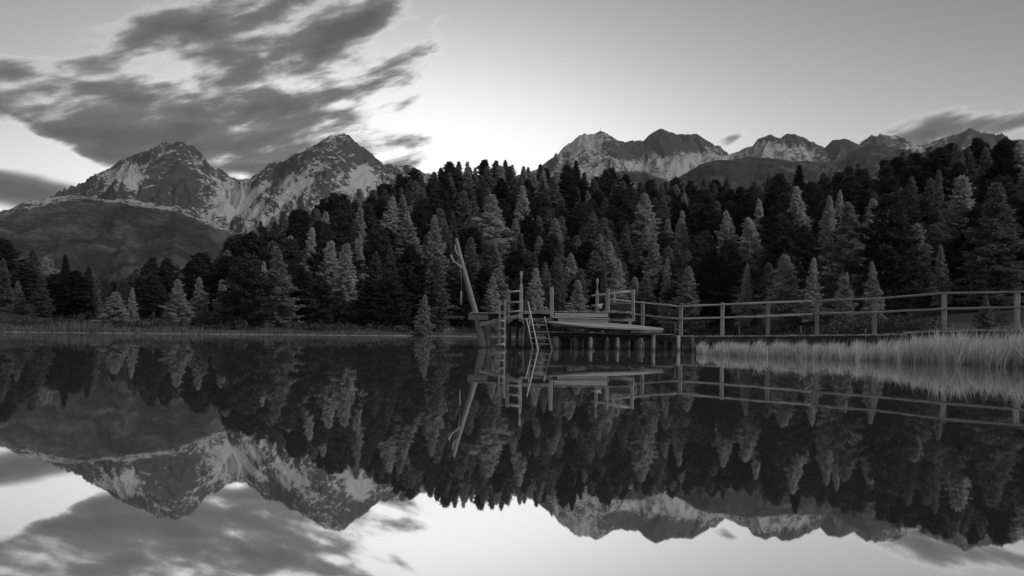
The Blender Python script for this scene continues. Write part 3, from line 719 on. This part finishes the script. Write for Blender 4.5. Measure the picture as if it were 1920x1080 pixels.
# ------------------------------------------------------------------ trees
def tri_mesh(name, C, Dv, S, L, W):
    V = np.empty((len(C), 3, 3)); V[:, 0] = C - S * W[:, None]; V[:, 1] = C + S * W[:, None]; V[:, 2] = C + Dv * L[:, None]
    k = np.arange(len(C)) * 3
    return mesh(name, V.reshape(-1, 3), np.stack([k, k + 1, k + 2], -1))
def unit(v): return v / np.maximum(np.linalg.norm(v, axis=-1, keepdims=True), 1e-6)
def crown(kind, seed):
    r = np.random.default_rng(seed)
    H = 20.0
    if kind == 'larch': Rm, nb, t0 = r.uniform(3.0, 3.6), 170, .06
    elif kind == 'pine': Rm, nb, t0 = r.uniform(3.0, 3.5), 150, .08
    else: Rm, nb, t0 = 2.9, 190, .05
    t = t0 + (1 - t0) * ((np.arange(nb) + r.random(nb)) / nb) ** .92
    az_ = np.arange(nb) * 2.39996 + r.normal(0, .5, nb)
    lob = 1 + .22 * np.sin(az_ * 2 + r.uniform(0, 6)) * np.sin(t * 9 + r.uniform(0, 6)) + .20 * np.sin(az_ * 3 + t * 14 + r.uniform(0, 6))
    if kind == 'larch': prof = (1.0 - t) ** r.uniform(.72, 1.02) * np.clip(t / .2, .66, 1) * 1.12
    elif kind == 'pine': prof = np.clip((1.02 - t) / .6, 0, 1) ** .58 * np.clip(t / .25, .6, 1)
    else: prof = (1.02 - t) ** .95
    ln = Rm * prof * lob * r.uniform(.6, 1.2, nb) + (.18 if kind == 'pine' else .05)
    pitch = {'larch': np.interp(t, [0, .5, 1], [-.12, .18, .75]), 'pine': np.interp(t, [0, .5, 1], [.0, .35, 1.0]), 'spruce': np.interp(t, [0, .6, 1], [-.42, -.25, .3])}[kind]
    C, Dv = [], []
    for i in range(nb):
        d = np.array([math.cos(az_[i]) * math.cos(pitch[i]), math.sin(az_[i]) * math.cos(pitch[i]), math.sin(pitch[i])])
        n = int({'larch': 12, 'pine': 14, 'spruce': 12}[kind] + ln[i] * {'larch': 20, 'pine': 22, 'spruce': 20}[kind])
        s = r.random(n) ** (.75 if kind != 'pine' else .5) * .92 + .08
        side = np.array([-d[1], d[0], 0.])
        fan = (s * (1.05 - s) * 1.5)[:, None] * ln[i] * .34 * r.uniform(-1, 1, n)[:, None] * side
        p = np.array([0, 0, t[i] * H]) + d * (s * ln[i])[:, None] + fan + r.normal(0, .11 if kind != 'pine' else .2, (n, 3))
        if kind == 'larch': p[:, 2] += (s ** 3) * ln[i] * .10 - s * .06 * ln[i]
        if kind == 'spruce': p[:, 2] -= np.abs(r.normal(0, .22, n))
        C.append(p)
        up = {'larch': .15, 'pine': .7, 'spruce': -.35}[kind]
        Dv.append(unit(d * .8 + fan * .6 + np.array([0, 0, up]) + r.normal(0, .55, (n, 3))))
    n = 90; zt = r.uniform(.90, 1.02, n); tw = .26 if kind != 'pine' else .4; C.append(np.stack([r.normal(0, 1, n) * tw * (1.03 - zt) / .1, r.normal(0, 1, n) * tw * (1.03 - zt) / .1, zt * H], -1)); Dv.append(unit(np.array([0, 0, .9]) + r.normal(0, .5, (n, 3))))
    C = np.concatenate(C); Dv = np.concatenate(Dv)
    k = 3
    C = np.repeat(C, k, 0); Dv = unit(np.repeat(Dv, k, 0) + r.normal(0, .4, (len(C), 3)))
    S = unit(np.cross(Dv, r.normal(0, 1, Dv.shape)))
    C = C + r.normal(0, .10, C.shape); L = r.uniform(.24, .60, len(C)); W = r.uniform(.065, .15, len(C))
    me = tri_mesh('crown', C, Dv, S, L, W)
    return me
def trunk_mesh(seed, H=20., r0=.30):
    r = random.Random(seed); V, Fc = [], []
    def tube(p, q_, a, b, n, ns):
        k0 = len(V); x = (q_ - p).normalized(); u = x.orthogonal().normalized(); w = x.cross(u)
        for i in range(n + 1):
            t = i / n; c = p.lerp(q_, t) + u * r.uniform(-.04, .04) * (1 if 0 < i < n else 0); rad_ = a + (b - a) * t
            for j in range(ns):
                an = 2 * math.pi * j / ns; V.append(tuple(c + u * rad_ * math.cos(an) + w * rad_ * math.sin(an)))
        for i in range(n):
            for j in range(ns): Fc.append((k0 + i*ns + j, k0 + i*ns + (j+1) % ns, k0 + (i+1)*ns + (j+1) % ns, k0 + (i+1)*ns + j))
    tube(Vector((0, 0, -.5)), Vector((0, 0, H * .97)), r0, .03, 8, 8)
    for i in range(16):
        z_ = H * r.uniform(.08, .75); an = r.uniform(0, 6.28); l = (1 - z_ / H) * 2.4
        tube(Vector((0, 0, z_)), Vector((math.cos(an) * l, math.sin(an) * l, z_ + l * .1)), .06, .015, 2, 5)
    return mesh('trunk', V, Fc, True)
KINDS = {}
for kind, nv_ in (('larch', 9), ('pine', 8), ('spruce', 3)):
    KINDS[kind] = [(trunk_mesh(hash(kind) % 97 + i if False else i + len(kind) * 10), crown(kind, 100 * len(kind) + i)) for i in range(nv_)]
    for tm, cm in KINDS[kind]: tm.materials.append(M_BARK)
for _, cm in KINDS['larch']: cm.materials.append(M_LARCH)
for _, cm in KINDS['pine'] + KINDS['spruce']: cm.materials.append(M_PINE)
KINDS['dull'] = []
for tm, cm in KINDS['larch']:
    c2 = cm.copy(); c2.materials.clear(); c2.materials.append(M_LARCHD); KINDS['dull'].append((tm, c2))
RDEF = {'larch': 2.2, 'dull': 2.15, 'pine': 2.6, 'spruce': 2.3}
NAMES = {'larch': 'larch_tree', 'dull': 'larch_tree', 'pine': 'pine_tree', 'spruce': 'spruce_tree'}
trg = random.Random(77)
TREES = []      # (px, ytop, D, H, kind, radius, label)
def solve_D(px, ytop, H):
    lo, hi = 20., 420.
    a = az_of(px); lo = float(np.interp(a, RS_A, RS_V)) * math.cos(a) + 3; hi = float(np.interp(a, RC_A, RC_V)) * math.cos(a) + 30
    lo = max(lo, hi * .52)
    best = None
    for k_ in range(60):
        D = lo + (hi - lo) * k_ / 59
        p = at(px, ytop, D); h_ = p.z - ground1(p.x, p.y)
        if best is None or abs(h_ - H) < best[0]: best = (abs(h_ - H), D)
    return best[1]
def put_tree(px, ytop, kind, hw, D=None, H=None, label=None):
    if D is None: D = solve_D(px, ytop, H)
    p = at(px, ytop, D); gz = ground1(p.x, p.y); H = p.z - gz
    TREES.append(dict(px=px, yt=ytop, D=D, x=p.x, y=p.y, z=gz, H=H, kind=kind, rad=hw / F * D, label=label))
# -- trees one can name in the photograph: (column, top row, kind, half width, distance or None, height or None, label)
FIX = [
 (218, 549, 'larch', 21, 116, None, 'broad rounded pale larch at the water edge, first from left on the far shore'),
 (335, 527, 'larch', 23, 120, None, 'bright shaggy larch at the water edge in front of the grassy bank'),
 (375, 523, 'larch', 17, 126, None, 'slim pale larch just right of the bright shaggy larch on the left shore'),
 (421, 527, 'larch', 17, 128, None, 'mid grey larch on the left shore, below the right foot of the dark foothill'),
 (248, 540, 'larch', 9, 124, None, 'narrow small larch close right of the broad rounded larch'),
 (793, 554, 'larch', 13, 136, None, 'small bright larch alone at the shore left of the leaning pole'),
 (495, 493, 'larch', 12, 140, None, 'small pale pointed larch top among dark pines on the left shore'),
 (641, 460, 'larch', 25, 145, None, 'pale conical larch with dark skirt standing over the left shore'),
 (580, 430, 'larch', 19, None, 19, 'slender tall pale larch on the slope left of the conical larch'),
 (672, 443, 'larch', 11, None, 17, 'thin pale spire larch just above the conical larch'),
 (705, 474, 'dull', 12, None, 16, 'narrow dull larch spire right of the conical larch'),
 (672, 392, 'larch', 19, None, 20, 'pale ragged larch high on the slope below the right twin peak'),
 (728, 372, 'larch', 19, None, 19, 'pale twin topped larch high on the slope, left of the forest crest'),
 (765, 413, 'larch', 28, None, 17, 'bright round headed larch on the middle slope left of the pole'),
 (820, 408, 'larch', 21, None, 24, 'tall layered pale larch close left of the leaning pole top'),
 (921, 368, 'larch', 31, None, 26, 'largest pale larch behind the jetty, just right of the leaning pole'),
 (981, 352, 'larch', 19, None, 24, 'tall narrow pale larch right of the largest larch behind the jetty'),
 (872, 360, 'dull', 20, None, 20, 'dull grey larch on the slope above the leaning pole'),
 (926, 521, 'larch', 16, 165, None, 'small larch at the far shore behind the left jetty ladder'),
 (1000, 507, 'larch', 18, 168, None, 'pale young larch behind the metal ladder of the jetty'),
 (1028, 496, 'dull', 14, 174, None, 'dull young larch behind the middle of the jetty, between two paler ones'),
 (1051, 491, 'dull', 15, 172, None, 'pointed grey larch behind the lone plain post of the jetty'),
 (1085, 528, 'larch', 20, 166, None, 'low wide pale larch behind the jetty steps'),
 (1153, 490, 'larch', 20, 168, None, 'broad grey larch behind the railed seat of the jetty'),
 (1133, 505, 'dull', 13, 174, None, 'dull larch half hidden behind the carved right post of the jetty'),
 (1212, 365, 'larch', 26, None, 25, 'tall bright larch above the railed seat, highest of the right group'),
 (1224, 440, 'larch', 20, None, 22, 'shaggy pale larch directly below the tall bright one above the seat'),
 (1279, 398, 'larch', 15, None, 21, 'slim bent topped pale larch right of the tall bright larch'),
 (1250, 487, 'larch', 13, 158, None, 'narrow pale larch beside the first handrail posts'),
 (1288, 504, 'larch', 25, 150, None, 'bright conical larch behind the second handrail post'),
 (1415, 410, 'larch', 27, None, 22, 'bright wide larch on the slope above the middle of the handrail'),
 (1366, 398, 'larch', 16, None, 19, 'ragged pale larch up slope left of the bright wide one'),
 (1440, 496, 'dull', 22, 128, None, 'dull bushy larch behind the fourth handrail post'),
 (1395, 499, 'larch', 14, 134, None, 'small layered larch left of the dull bushy one behind the handrail'),
 (1500, 352, 'larch', 19, None, 20, 'pale larch just below the black spruce on the right crest'),
 (1427, 376, 'larch', 16, None, 18, 'narrow pale larch behind and above the bright wide larch'),
 (1522, 487, 'larch', 16, 108, None, 'bright young larch behind the fifth handrail post'),
 (1580, 505, 'larch', 20, 96, None, 'scraggy lopsided larch between two bright young larches at the handrail'),
 (1641, 494, 'larch', 17, 84, None, 'bright young larch behind the sixth handrail post'),
 (1553, 372, 'larch', 17, None, 20, 'pale larch with a smaller one at its shoulder, up slope right of the spruce'),
 (1572, 360, 'larch', 13, None, 18, 'small pale larch top at the shoulder of its neighbour on the upper right slope'),
 (1630, 378, 'larch', 26, None, 20, 'irregular open crowned larch on the right slope'),
 (1712, 424, 'larch', 33, 104, None, 'large neat conical larch near the right meadow'),
 (1768, 464, 'larch', 15, 98, None, 'small larch touching the right side of the large neat conical one'),
 (1796, 338, 'larch', 46, 112, None, 'widest and tallest grey larch on the right slope'),
 (1757, 324, 'dull', 17, None, 20, 'slim grey larch at the left shoulder of the widest larch'),
 (1846, 556, 'dull', 13, 42, None, 'thin sapling on the meadow behind the walkway at right'),
 (1853, 278, 'dull', 18, None, 18, 'grey larch top on the crest at far right'),
 (1690, 287, 'dull', 20, None, 18, 'soft grey larch on the right crest below the saddle'),
 (1905, 440, 'dull', 34, 120, None, 'dim spreading larch cut by the right edge of the picture'),
 (1085, 302, 'spruce', 13, None, 17, 'black narrow spruce on the crest before the first right peak'),
 (1497, 312, 'spruce', 16, None, 17, 'black spruce standing out on the right crest'),
 (126, 481, 'spruce', 15, 146, None, 'thin dark spruce top rising from the left shore wood'),
 (163, 502, 'spruce', 18, 134, None, 'dark spruce at the right end of the left shore wood'),
 (215, 530, 'spruce', 12, 160, None, 'small dark spruce behind the broad rounded larch'),
 (110, 517, 'pine', 27, 128, None, 'black dense pine in the middle of the left shore wood'),
 (140, 512, 'pine', 26, 130, None, 'black dense pine beside the spruce at the left shore'),
 (45, 498, 'pine', 27, 138, None, 'dark pine near the left edge of the picture'),
 (10, 452, 'pine', 24, 150, None, 'tall dark pine at the left edge of the picture'),
 (64, 470, 'dull', 18, 158, None, 'tall grey larch between dark pines near the left edge'),
 (86, 486, 'larch', 17, 142, None, 'pale larch with bare pointed top in the left shore wood'),
 (2, 488, 'dull', 14, 132, None, 'grey larch cut by the left edge of the picture'),
 (35, 528, 'dull', 10, 126, None, 'small grey larch low in the left shore wood'),
 (78, 520, 'dull', 16, 124, None, 'grey larch in front of the black pines at left'),
 (262, 521, 'pine', 20, 138, None, 'dark pine behind the narrow small larch'),
 (286, 518, 'pine', 24, 130, None, 'black pine left of the bright shaggy larch'),
 (312, 488, 'pine', 20, 160, None, 'dark flat topped pine above the bright shaggy larch'),
 (560, 500, 'pine', 26, 142, None, 'dark pine on the left shore between two pale spires'),
 (605, 520, 'pine', 26, 138, None, 'dark pine at the shore left of the conical larch'),
 (690, 530, 'pine', 27, 140, None, 'dark pine at the shore right of the conical larch'),
 (735, 515, 'pine', 27, 144, None, 'dark pine at the shore behind the small bright larch'),
 (760, 500, 'pine', 28, 152, None, 'broad dark pine below the bright round headed larch'),
 (870, 520, 'pine', 25, 165, None, 'dark pine behind the foot of the leaning pole'),
 (1330, 470, 'pine', 30, 152, None, 'wide dark drooping pine right of the bright conical larch'),
 (1370, 455, 'pine', 28, 150, None, 'wide dark pine left of the bright wide larch'),
]
for px, yt, kd, hw, D, H, lb in FIX: put_tree(px, yt, kd, hw, D, H * .74 if H else None, lb)
# -- the rest of the forest
TLX = [p[0] for p in TREELINE]; TLY = [p[1] for p in TREELINE]
pts = [(t['x'], t['y']) for t in TREES]
for px in range(392, 1935, 15):
    px += trg.uniform(-5, 5); yt = float(np.interp(px, TLX, TLY)) + trg.gauss(2, 4.5); H = trg.uniform(9., 13.)
    a = az_of(px); D = (float(np.interp(a, RC_A, RC_V)) + trg.uniform(-16, 6)) * math.cos(a); p = at(px, yt, D); gz = ground1(p.x, p.y)
    if p.z - gz < 5: continue
    u = trg.random(); kd = ('dull' if u < .45 else ('pine' if u < .68 else 'larch')) if 740 < px < 1080 else ('pine' if u < .72 else 'dull')  # extra pale larches mid-crest also stand in for the hazy glow there
    TREES.append(dict(px=px, yt=yt, D=D, x=p.x, y=p.y, z=gz, H=p.z - gz, kind=kd, rad=(p.z - gz) * trg.uniform(.2, .27), label=None)); pts.append((p.x, p.y))
cand = 0
while cand < 14000 and len(TREES) < 760:
    cand += 1
    a = trg.uniform(az_of(-40), az_of(1960)); px = 960 + F * math.tan(a)
    rs0 = float(np.interp(a, RS_A, RS_V)); rc0 = float(np.interp(a, RC_A, RC_V))
    rr = math.sqrt(trg.uniform((rs0 + 12) ** 2, (rc0 - 8) ** 2))
    if px > 1480: rr = math.sqrt(trg.uniform(max(rs0 + 50, 96) ** 2, (rc0 - 8) ** 2))
    if px < 385 and trg.random() < .35: continue
    if 172 < px < 245: continue
    x, y = rr * math.sin(a), rr * math.cos(a)
    if any((x - q0) ** 2 + (y - q1) ** 2 < 27. for q0, q1 in pts): continue
    gz = ground1(x, y); H = trg.uniform(9.5, 14.5) if px > 400 else trg.uniform(8, 11.5)
    yt = HOR - ((gz + H - CAMH) / y * F - (px - 960) * ROLL)
    lim = float(np.interp(px, TLX, TLY)) + trg.uniform(-6, 9)
    if yt < lim:
        H = (HOR + (px - 960) * ROLL - lim) * y / F + CAMH - gz; yt = lim
        if H < 6: continue
    # keep the named pale trees in sight
    if any(t['label'] and t['D'] > y + 4 and abs(t['px'] - px) < 10 + t['rad'] / t['D'] * F * .8 and yt < t['yt'] + .5 * t['H'] / t['D'] * F for t in TREES[:len(FIX)]): continue
    u = trg.random(); crest = rr > rc0 - 60
    if 760 < px < 1060 and crest: kd = 'dull' if u < .5 else ('larch' if u < .85 else 'pine')  # paler larch mix again, glow on the middle crest put into foliage tone
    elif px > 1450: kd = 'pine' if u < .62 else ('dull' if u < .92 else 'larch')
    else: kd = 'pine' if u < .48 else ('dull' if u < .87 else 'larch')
    TREES.append(dict(px=px, yt=yt, D=y, x=x, y=y, z=gz, H=H, kind=kd, rad=H * (trg.uniform(.20, .27) if kd == 'pine' else trg.uniform(.17, .235)), label=None)); pts.append((x, y))
# drop trees wholly hidden behind nearer ones
ras = np.zeros((300, 500), bool)
keep = []
for t in sorted(TREES, key=lambda t: t['D']):
    h_ = t['H'] / t['D'] * F; w_ = t['rad'] / t['D'] * F
    n_new = n_all = 0
    for yy in range(int(t['yt'] / 4), int((t['yt'] + h_) / 4) + 1):
        f_ = min(1., (yy * 4 + 2 - t['yt']) / h_ * 2.2)
        for xx in range(int((t['px'] - w_ * f_) / 4), int((t['px'] + w_ * f_) / 4) + 1):
            if 0 <= xx < 480 and 0 <= yy < 300:
                n_all += 1
                if not ras[yy, xx]: n_new += 1; ras[yy, xx] = True
    if t['label'] or (n_all and n_new >= 9): keep.append(t)
TREES = keep
# labels for the unnamed ones: kind, band of the slope, landmark, order from the left
ORD = ['first', 'second', 'third', 'fourth', 'fifth', 'sixth', 'seventh', 'eighth', 'ninth', 'tenth', 'eleventh', 'twelfth', 'thirteenth', 'fourteenth', 'fifteenth', 'sixteenth', 'seventeenth', 'eighteenth', 'nineteenth', 'twentieth'] + ['%dth' % k for k in range(21, 60)]
KW = {'pine': 'dark pine', 'dull': 'dull grey larch', 'larch': 'pale larch'}
def zone(px):
    for lim, nm in ((180, 'in the wood at the left edge'), (420, 'below the dark foothill'), (600, 'under the twin peak gap'), (780, 'below the right twin peak'),
                    (930, 'above the leaning pole'), (1050, 'above the jetty ladders'), (1200, 'above the jetty seat'), (1340, 'above the first rail posts'), (1480, 'above the middle handrail'),
                    (1620, 'right of the black spruce'), (1760, 'above the neat conical larch')):
        if px < lim: return nm
    return 'at the right edge'
bins = {}
for t in TREES:
    if t['label']: continue
    tl = float(np.interp(t['px'], TLX, TLY)); fr_ = (t['yt'] - tl) / max(40., (600 - tl))
    band = 'crest' if fr_ < .10 else ('upper slope' if fr_ < .30 else ('middle slope' if fr_ < .55 else 'lower slope'))
    bins.setdefault((KW[t['kind']], band, zone(t['px'])), []).append(t)
for (kw, band, zn), L in bins.items():
    L.sort(key=lambda t: t['px'])
    for i, t in enumerate(L):
        t['label'] = f'{kw} on the {band} {zn}' + ('' if len(L) == 1 else f', {ORD[i]} from left')
GRP = {'pine': 'dark pines of the lakeside forest', 'dull': 'larches of the lakeside forest', 'larch': 'larches of the lakeside forest', 'spruce': 'spruces of the lakeside forest'}
for t in TREES:
    tm, cm = KINDS[t['kind']][trg.randrange(len(KINDS[t['kind']]))]
    e = empty(NAMES[t['kind']], (t['x'], t['y'], t['z'] - .15)); e.rotation_euler = (trg.gauss(0, .03), trg.gauss(0, .03), trg.uniform(0, 6.28))
    s = (t['H'] + .15) / 20.; w = t['rad'] / RDEF[t['kind']]
    e.scale = (w, w, s)
    tag(e, t['label'], 'tree', GRP[t['kind']])
    link('trunk', tm, None, e); link('crown', cm, None, e)
# dead larch with bare branches on the left
e = empty('dead_larch_tree', (0, 0, 0)); p = at(282, 470, 170); e.location = (p.x, p.y, ground1(p.x, p.y))
tag(e, 'bare leafless larch skeleton above the dark pines at left', 'tree')
H = p.z - e.location.z
r_ = random.Random(8)
pole(e, 'trunk', [e.location.copy(), e.location + Vector((0, 0, H))], [.22, .04], M_BARK, 8, .02)
for i in range(34):
    z_ = H * (.35 + .62 * i / 34); an = i * 2.4; l = (1 - z_ / H) * 3.2 + .5
    b0 = e.location + Vector((0, 0, z_)); pole(e, 'branch', [b0, b0 + Vector((math.cos(an) * l, math.sin(an) * l, -.12 * l))], [.05, .02], M_BARK, 5, .02)
print('TREES', len(TREES), {k_: sum(t['kind'] == k_ for t in TREES) for k_ in KINDS})

# far wood in the gap on the left: reads as one mass
r = np.random.default_rng(12); Cs, Ds, Ss, Ls, Ws = [], [], [], [], []
for i in range(420):
    a = r.uniform(R(-33), R(-17)); rr = r.uniform(430, 1050); x, y = rr * math.sin(a), rr * math.cos(a); gz = ground1(x, y)
    n = 110; H = r.uniform(11, 17); t = r.random(n) ** .8; an = r.uniform(0, 6.28, n); R_ = (1.03 - t) * H * .19 * r.uniform(.3, 1, n)
    c = np.stack([x + R_ * np.cos(an), y + R_ * np.sin(an), gz + t * H], -1)
    d = unit(np.stack([np.cos(an), np.sin(an), np.full(n, -.2)], -1) + r.normal(0, .5, (n, 3)))
    Cs.append(c); Ds.append(d); Ss.append(unit(np.cross(d, r.normal(0, 1, d.shape)))); Ls.append(r.uniform(.9, 1.8, n)); Ws.append(r.uniform(.3, .6, n))
me = tri_mesh('far_wood', *[np.concatenate(k_) for k_ in (Cs, Ds, Ss, Ls, Ws)])
o = link('far_wood', me, M_SHRUB); tag(o, 'distant hazy wood seen through the gap on the left', kind='stuff')

r = np.random.default_rng(31); Cs, Ds, Ss, Ls, Ws = [], [], [], [], []
for i in range(520):
    a = r.uniform(R(-35), R(35)); rr = float(np.interp(a, RS_A, RS_V)) + 7 + r.gamma(1.6, 7.); x, y = rr * math.sin(a), rr * math.cos(a)
    if x > 0 and rr < 60: continue
    gz = ground1(x, y); n = 80; w = r.uniform(.4, 1.3); h = r.uniform(.4, 1.5)
    d = unit(r.normal(0, 1, (n, 3))); d[:, 2] = np.abs(d[:, 2])
    Cs.append(np.array([x, y, gz]) + d * np.array([w, w, h]) * (r.random((n, 1)) ** .4)); dv = unit(d + r.normal(0, .6, (n, 3)))
    Ds.append(dv); Ss.append(unit(np.cross(dv, r.normal(0, 1, dv.shape)))); Ls.append(r.uniform(.2, .5, n)); Ws.append(r.uniform(.06, .16, n))
o = link('undergrowth', tri_mesh('undergrowth', *[np.concatenate(k_) for k_ in (Cs, Ds, Ss, Ls, Ws)]), M_SHRUB); tag(o, 'low scrub along the edge of the forest', kind='stuff')
# shrubs, benches, boulder, stick, summit mast
def shrub(px, D, w, h, label, seed):
    p = at(px, hor(px), D); gz = ground1(p.x, p.y)
    e = empty('shrub', (p.x, p.y, max(gz, -.02))); tag(e, label, 'shrub', 'shrubs on the shore')
    r = np.random.default_rng(seed); n = 900
    d = unit(r.normal(0, 1, (n, 3))); d[:, 2] = np.abs(d[:, 2]); c = d * (r.random(n) ** .4)[:, None] * np.array([w, w * .8, h]) * r.uniform(.8, 1.1, (n, 1))
    dv = unit(d + r.normal(0, .5, (n, 3)))
    link('foliage', tri_mesh('foliage', c, dv, unit(np.cross(dv, r.normal(0, 1, dv.shape))), r.uniform(.15, .35, n), r.uniform(.05, .12, n)), M_SHRUB, e)
    V, Fc = [], []
    for k_ in range(6):
        an = k_ * 1.05; b0 = len(V)
        for j in range(4): V.append((.04 * math.cos(j * 1.57) + .02 * k_ - .05, .04 * math.sin(j * 1.57), -.2))
        for j in range(4): V.append((w * .6 * math.cos(an) + .015 * math.cos(j * 1.57), w * .5 * math.sin(an) + .015 * math.sin(j * 1.57), h * .75))
        Fc += [(b0 + j, b0 + (j + 1) % 4, b0 + 4 + (j + 1) % 4, b0 + 4 + j) for j in range(4)]
    link('stem', mesh('stem', V, Fc), M_BARK, e)
shrub(104, 113.5, 1.0, .95, 'low dark shrub at the waterline, left one of the pair', 1)
shrub(124, 114, .95, .85, 'low dark shrub at the waterline, right one of the pair', 2)
shrub(447, 121, 1.2, 1.9, 'small bushy shrub below the mid grey larch on the left shore', 3)
shrub(428, 121, .8, 1.1, 'tiny shrub left of the small bushy one on the left shore', 4)
shrub(1015, 158, 1.6, 1.4, 'low bush on the far shore under the jetty deck', 5)
def bench(px, D, label, rot):
    p = at(px, hor(px), D); gz = ground1(p.x, p.y)
    e = empty('bench', (p.x, p.y, gz)); tag(e, label, 'bench', 'benches on the far shore')
    b = Vector((p.x, p.y, gz)); c_, s_ = Vector((math.cos(rot), math.sin(rot), 0)), Vector((-math.sin(rot), math.cos(rot), 0))
    for k_ in range(3): beam(e, 'seat_board', b - c_ * .9 + s_ * (.14 * k_) + Vector((0, 0, .45)), b + c_ * .9 + s_ * (.14 * k_) + Vector((0, 0, .45)), .12, .05, M_PALE)
    for k_ in range(2): beam(e, 'back_board', b - c_ * .9 + s_ * .42 + Vector((0, 0, .65 + .18 * k_)), b + c_ * .9 + s_ * .42 + Vector((0, 0, .65 + .18 * k_)), .05, .13, M_PALE)
    for sx in (-.65, .65):
        for sy, hh in ((.0, .42), (.40, .9)): beam(e, 'leg', b + c_ * sx + s_ * sy + Vector((0, 0, -.1)), b + c_ * sx + s_ * sy + Vector((0, 0, hh)), .08, .08, M_WOOD)
bench(278, 118, 'pale bench on the left shore in front of the dark pines', .15)
bench(833, 152, 'pale bench on the far shore left of the leaning pole', -.05)
def boulder(name, px, D, sx, sy, sz, label, seed, mat):
    p = at(px, hor(px), D); gz = ground1(p.x, p.y); V, Fc = [], []; nu, nv = 18, 11
    for i in range(nv):
        th = math.pi * i / (nv - 1)
        for j in range(nu):
            ph = 2 * math.pi * j / nu; d = Vector((math.sin(th) * math.cos(ph), math.sin(th) * math.sin(ph), math.cos(th)))
            k_ = 1 + .28 * mnoise.noise(d * 1.3 + Vector((seed, 0, 0))) + .1 * mnoise.noise(d * 4 + Vector((seed, 3, 0)))
            V.append((d.x * sx * k_, d.y * sy * k_, d.z * sz * k_))
    for i in range(nv - 1):
        for j in range(nu): Fc.append((i*nu + j, (i+1)*nu + j, (i+1)*nu + (j+1) % nu, i*nu + (j+1) % nu))
    o = link(name, mesh(name, V, Fc, True), mat); o.location = (p.x, p.y, max(gz, 0) + sz * .35); tag(o, label, 'rock')
boulder('boulder', 1712, 62, .32, .3, .30, 'rounded boulder on the meadow behind the walkway at right', 2, M_STONE)
o = pole(None, 'floating_stick', [at(1806, 684.2, 14.4), at(1821, 683.8, 14.5)], [.018, .015], M_WOOD, 8, .003); o.location.z = .005
tag(o, 'short pale stick floating at the reed edge on the right', 'stick')
o = pole(None, 'summit_mast', [at(1126, 246.5, 7600 * .98), at(1126, 238, 7600 * .98)], [2.2, 1.0], M_METAL, 8, 0)
tag(o, 'tiny mast on the first snowy summit of the right chain', 'mast')
HAZE_DENS = 2.6e-5

# ------------------------------------------------------------------ haze: the evening air over the valley
HZ = 12500.0
hv = [(x, y, z_) for z_ in (-4.0, 1950.0) for x, y in ((-HZ, -HZ), (HZ, -HZ), (HZ, HZ), (-HZ, HZ))]
hf = [(3, 2, 1, 0), (4, 5, 6, 7), (0, 1, 5, 4), (1, 2, 6, 5), (2, 3, 7, 6), (3, 0, 4, 7)]
m, gg, out = new_mat('haze_air')
pv = gg.n('ShaderNodeVolumePrincipled'); pv.inputs['Color'].default_value = (.85, .85, .85, 1); pv.inputs['Density'].default_value = HAZE_DENS
pv.inputs['Anisotropy'].default_value = .2
gg.put(out.inputs['Volume'], pv.outputs[0])
o = link('haze', mesh('haze', hv, hf), m); tag(o, 'thin evening haze over the valley', kind='stuff')
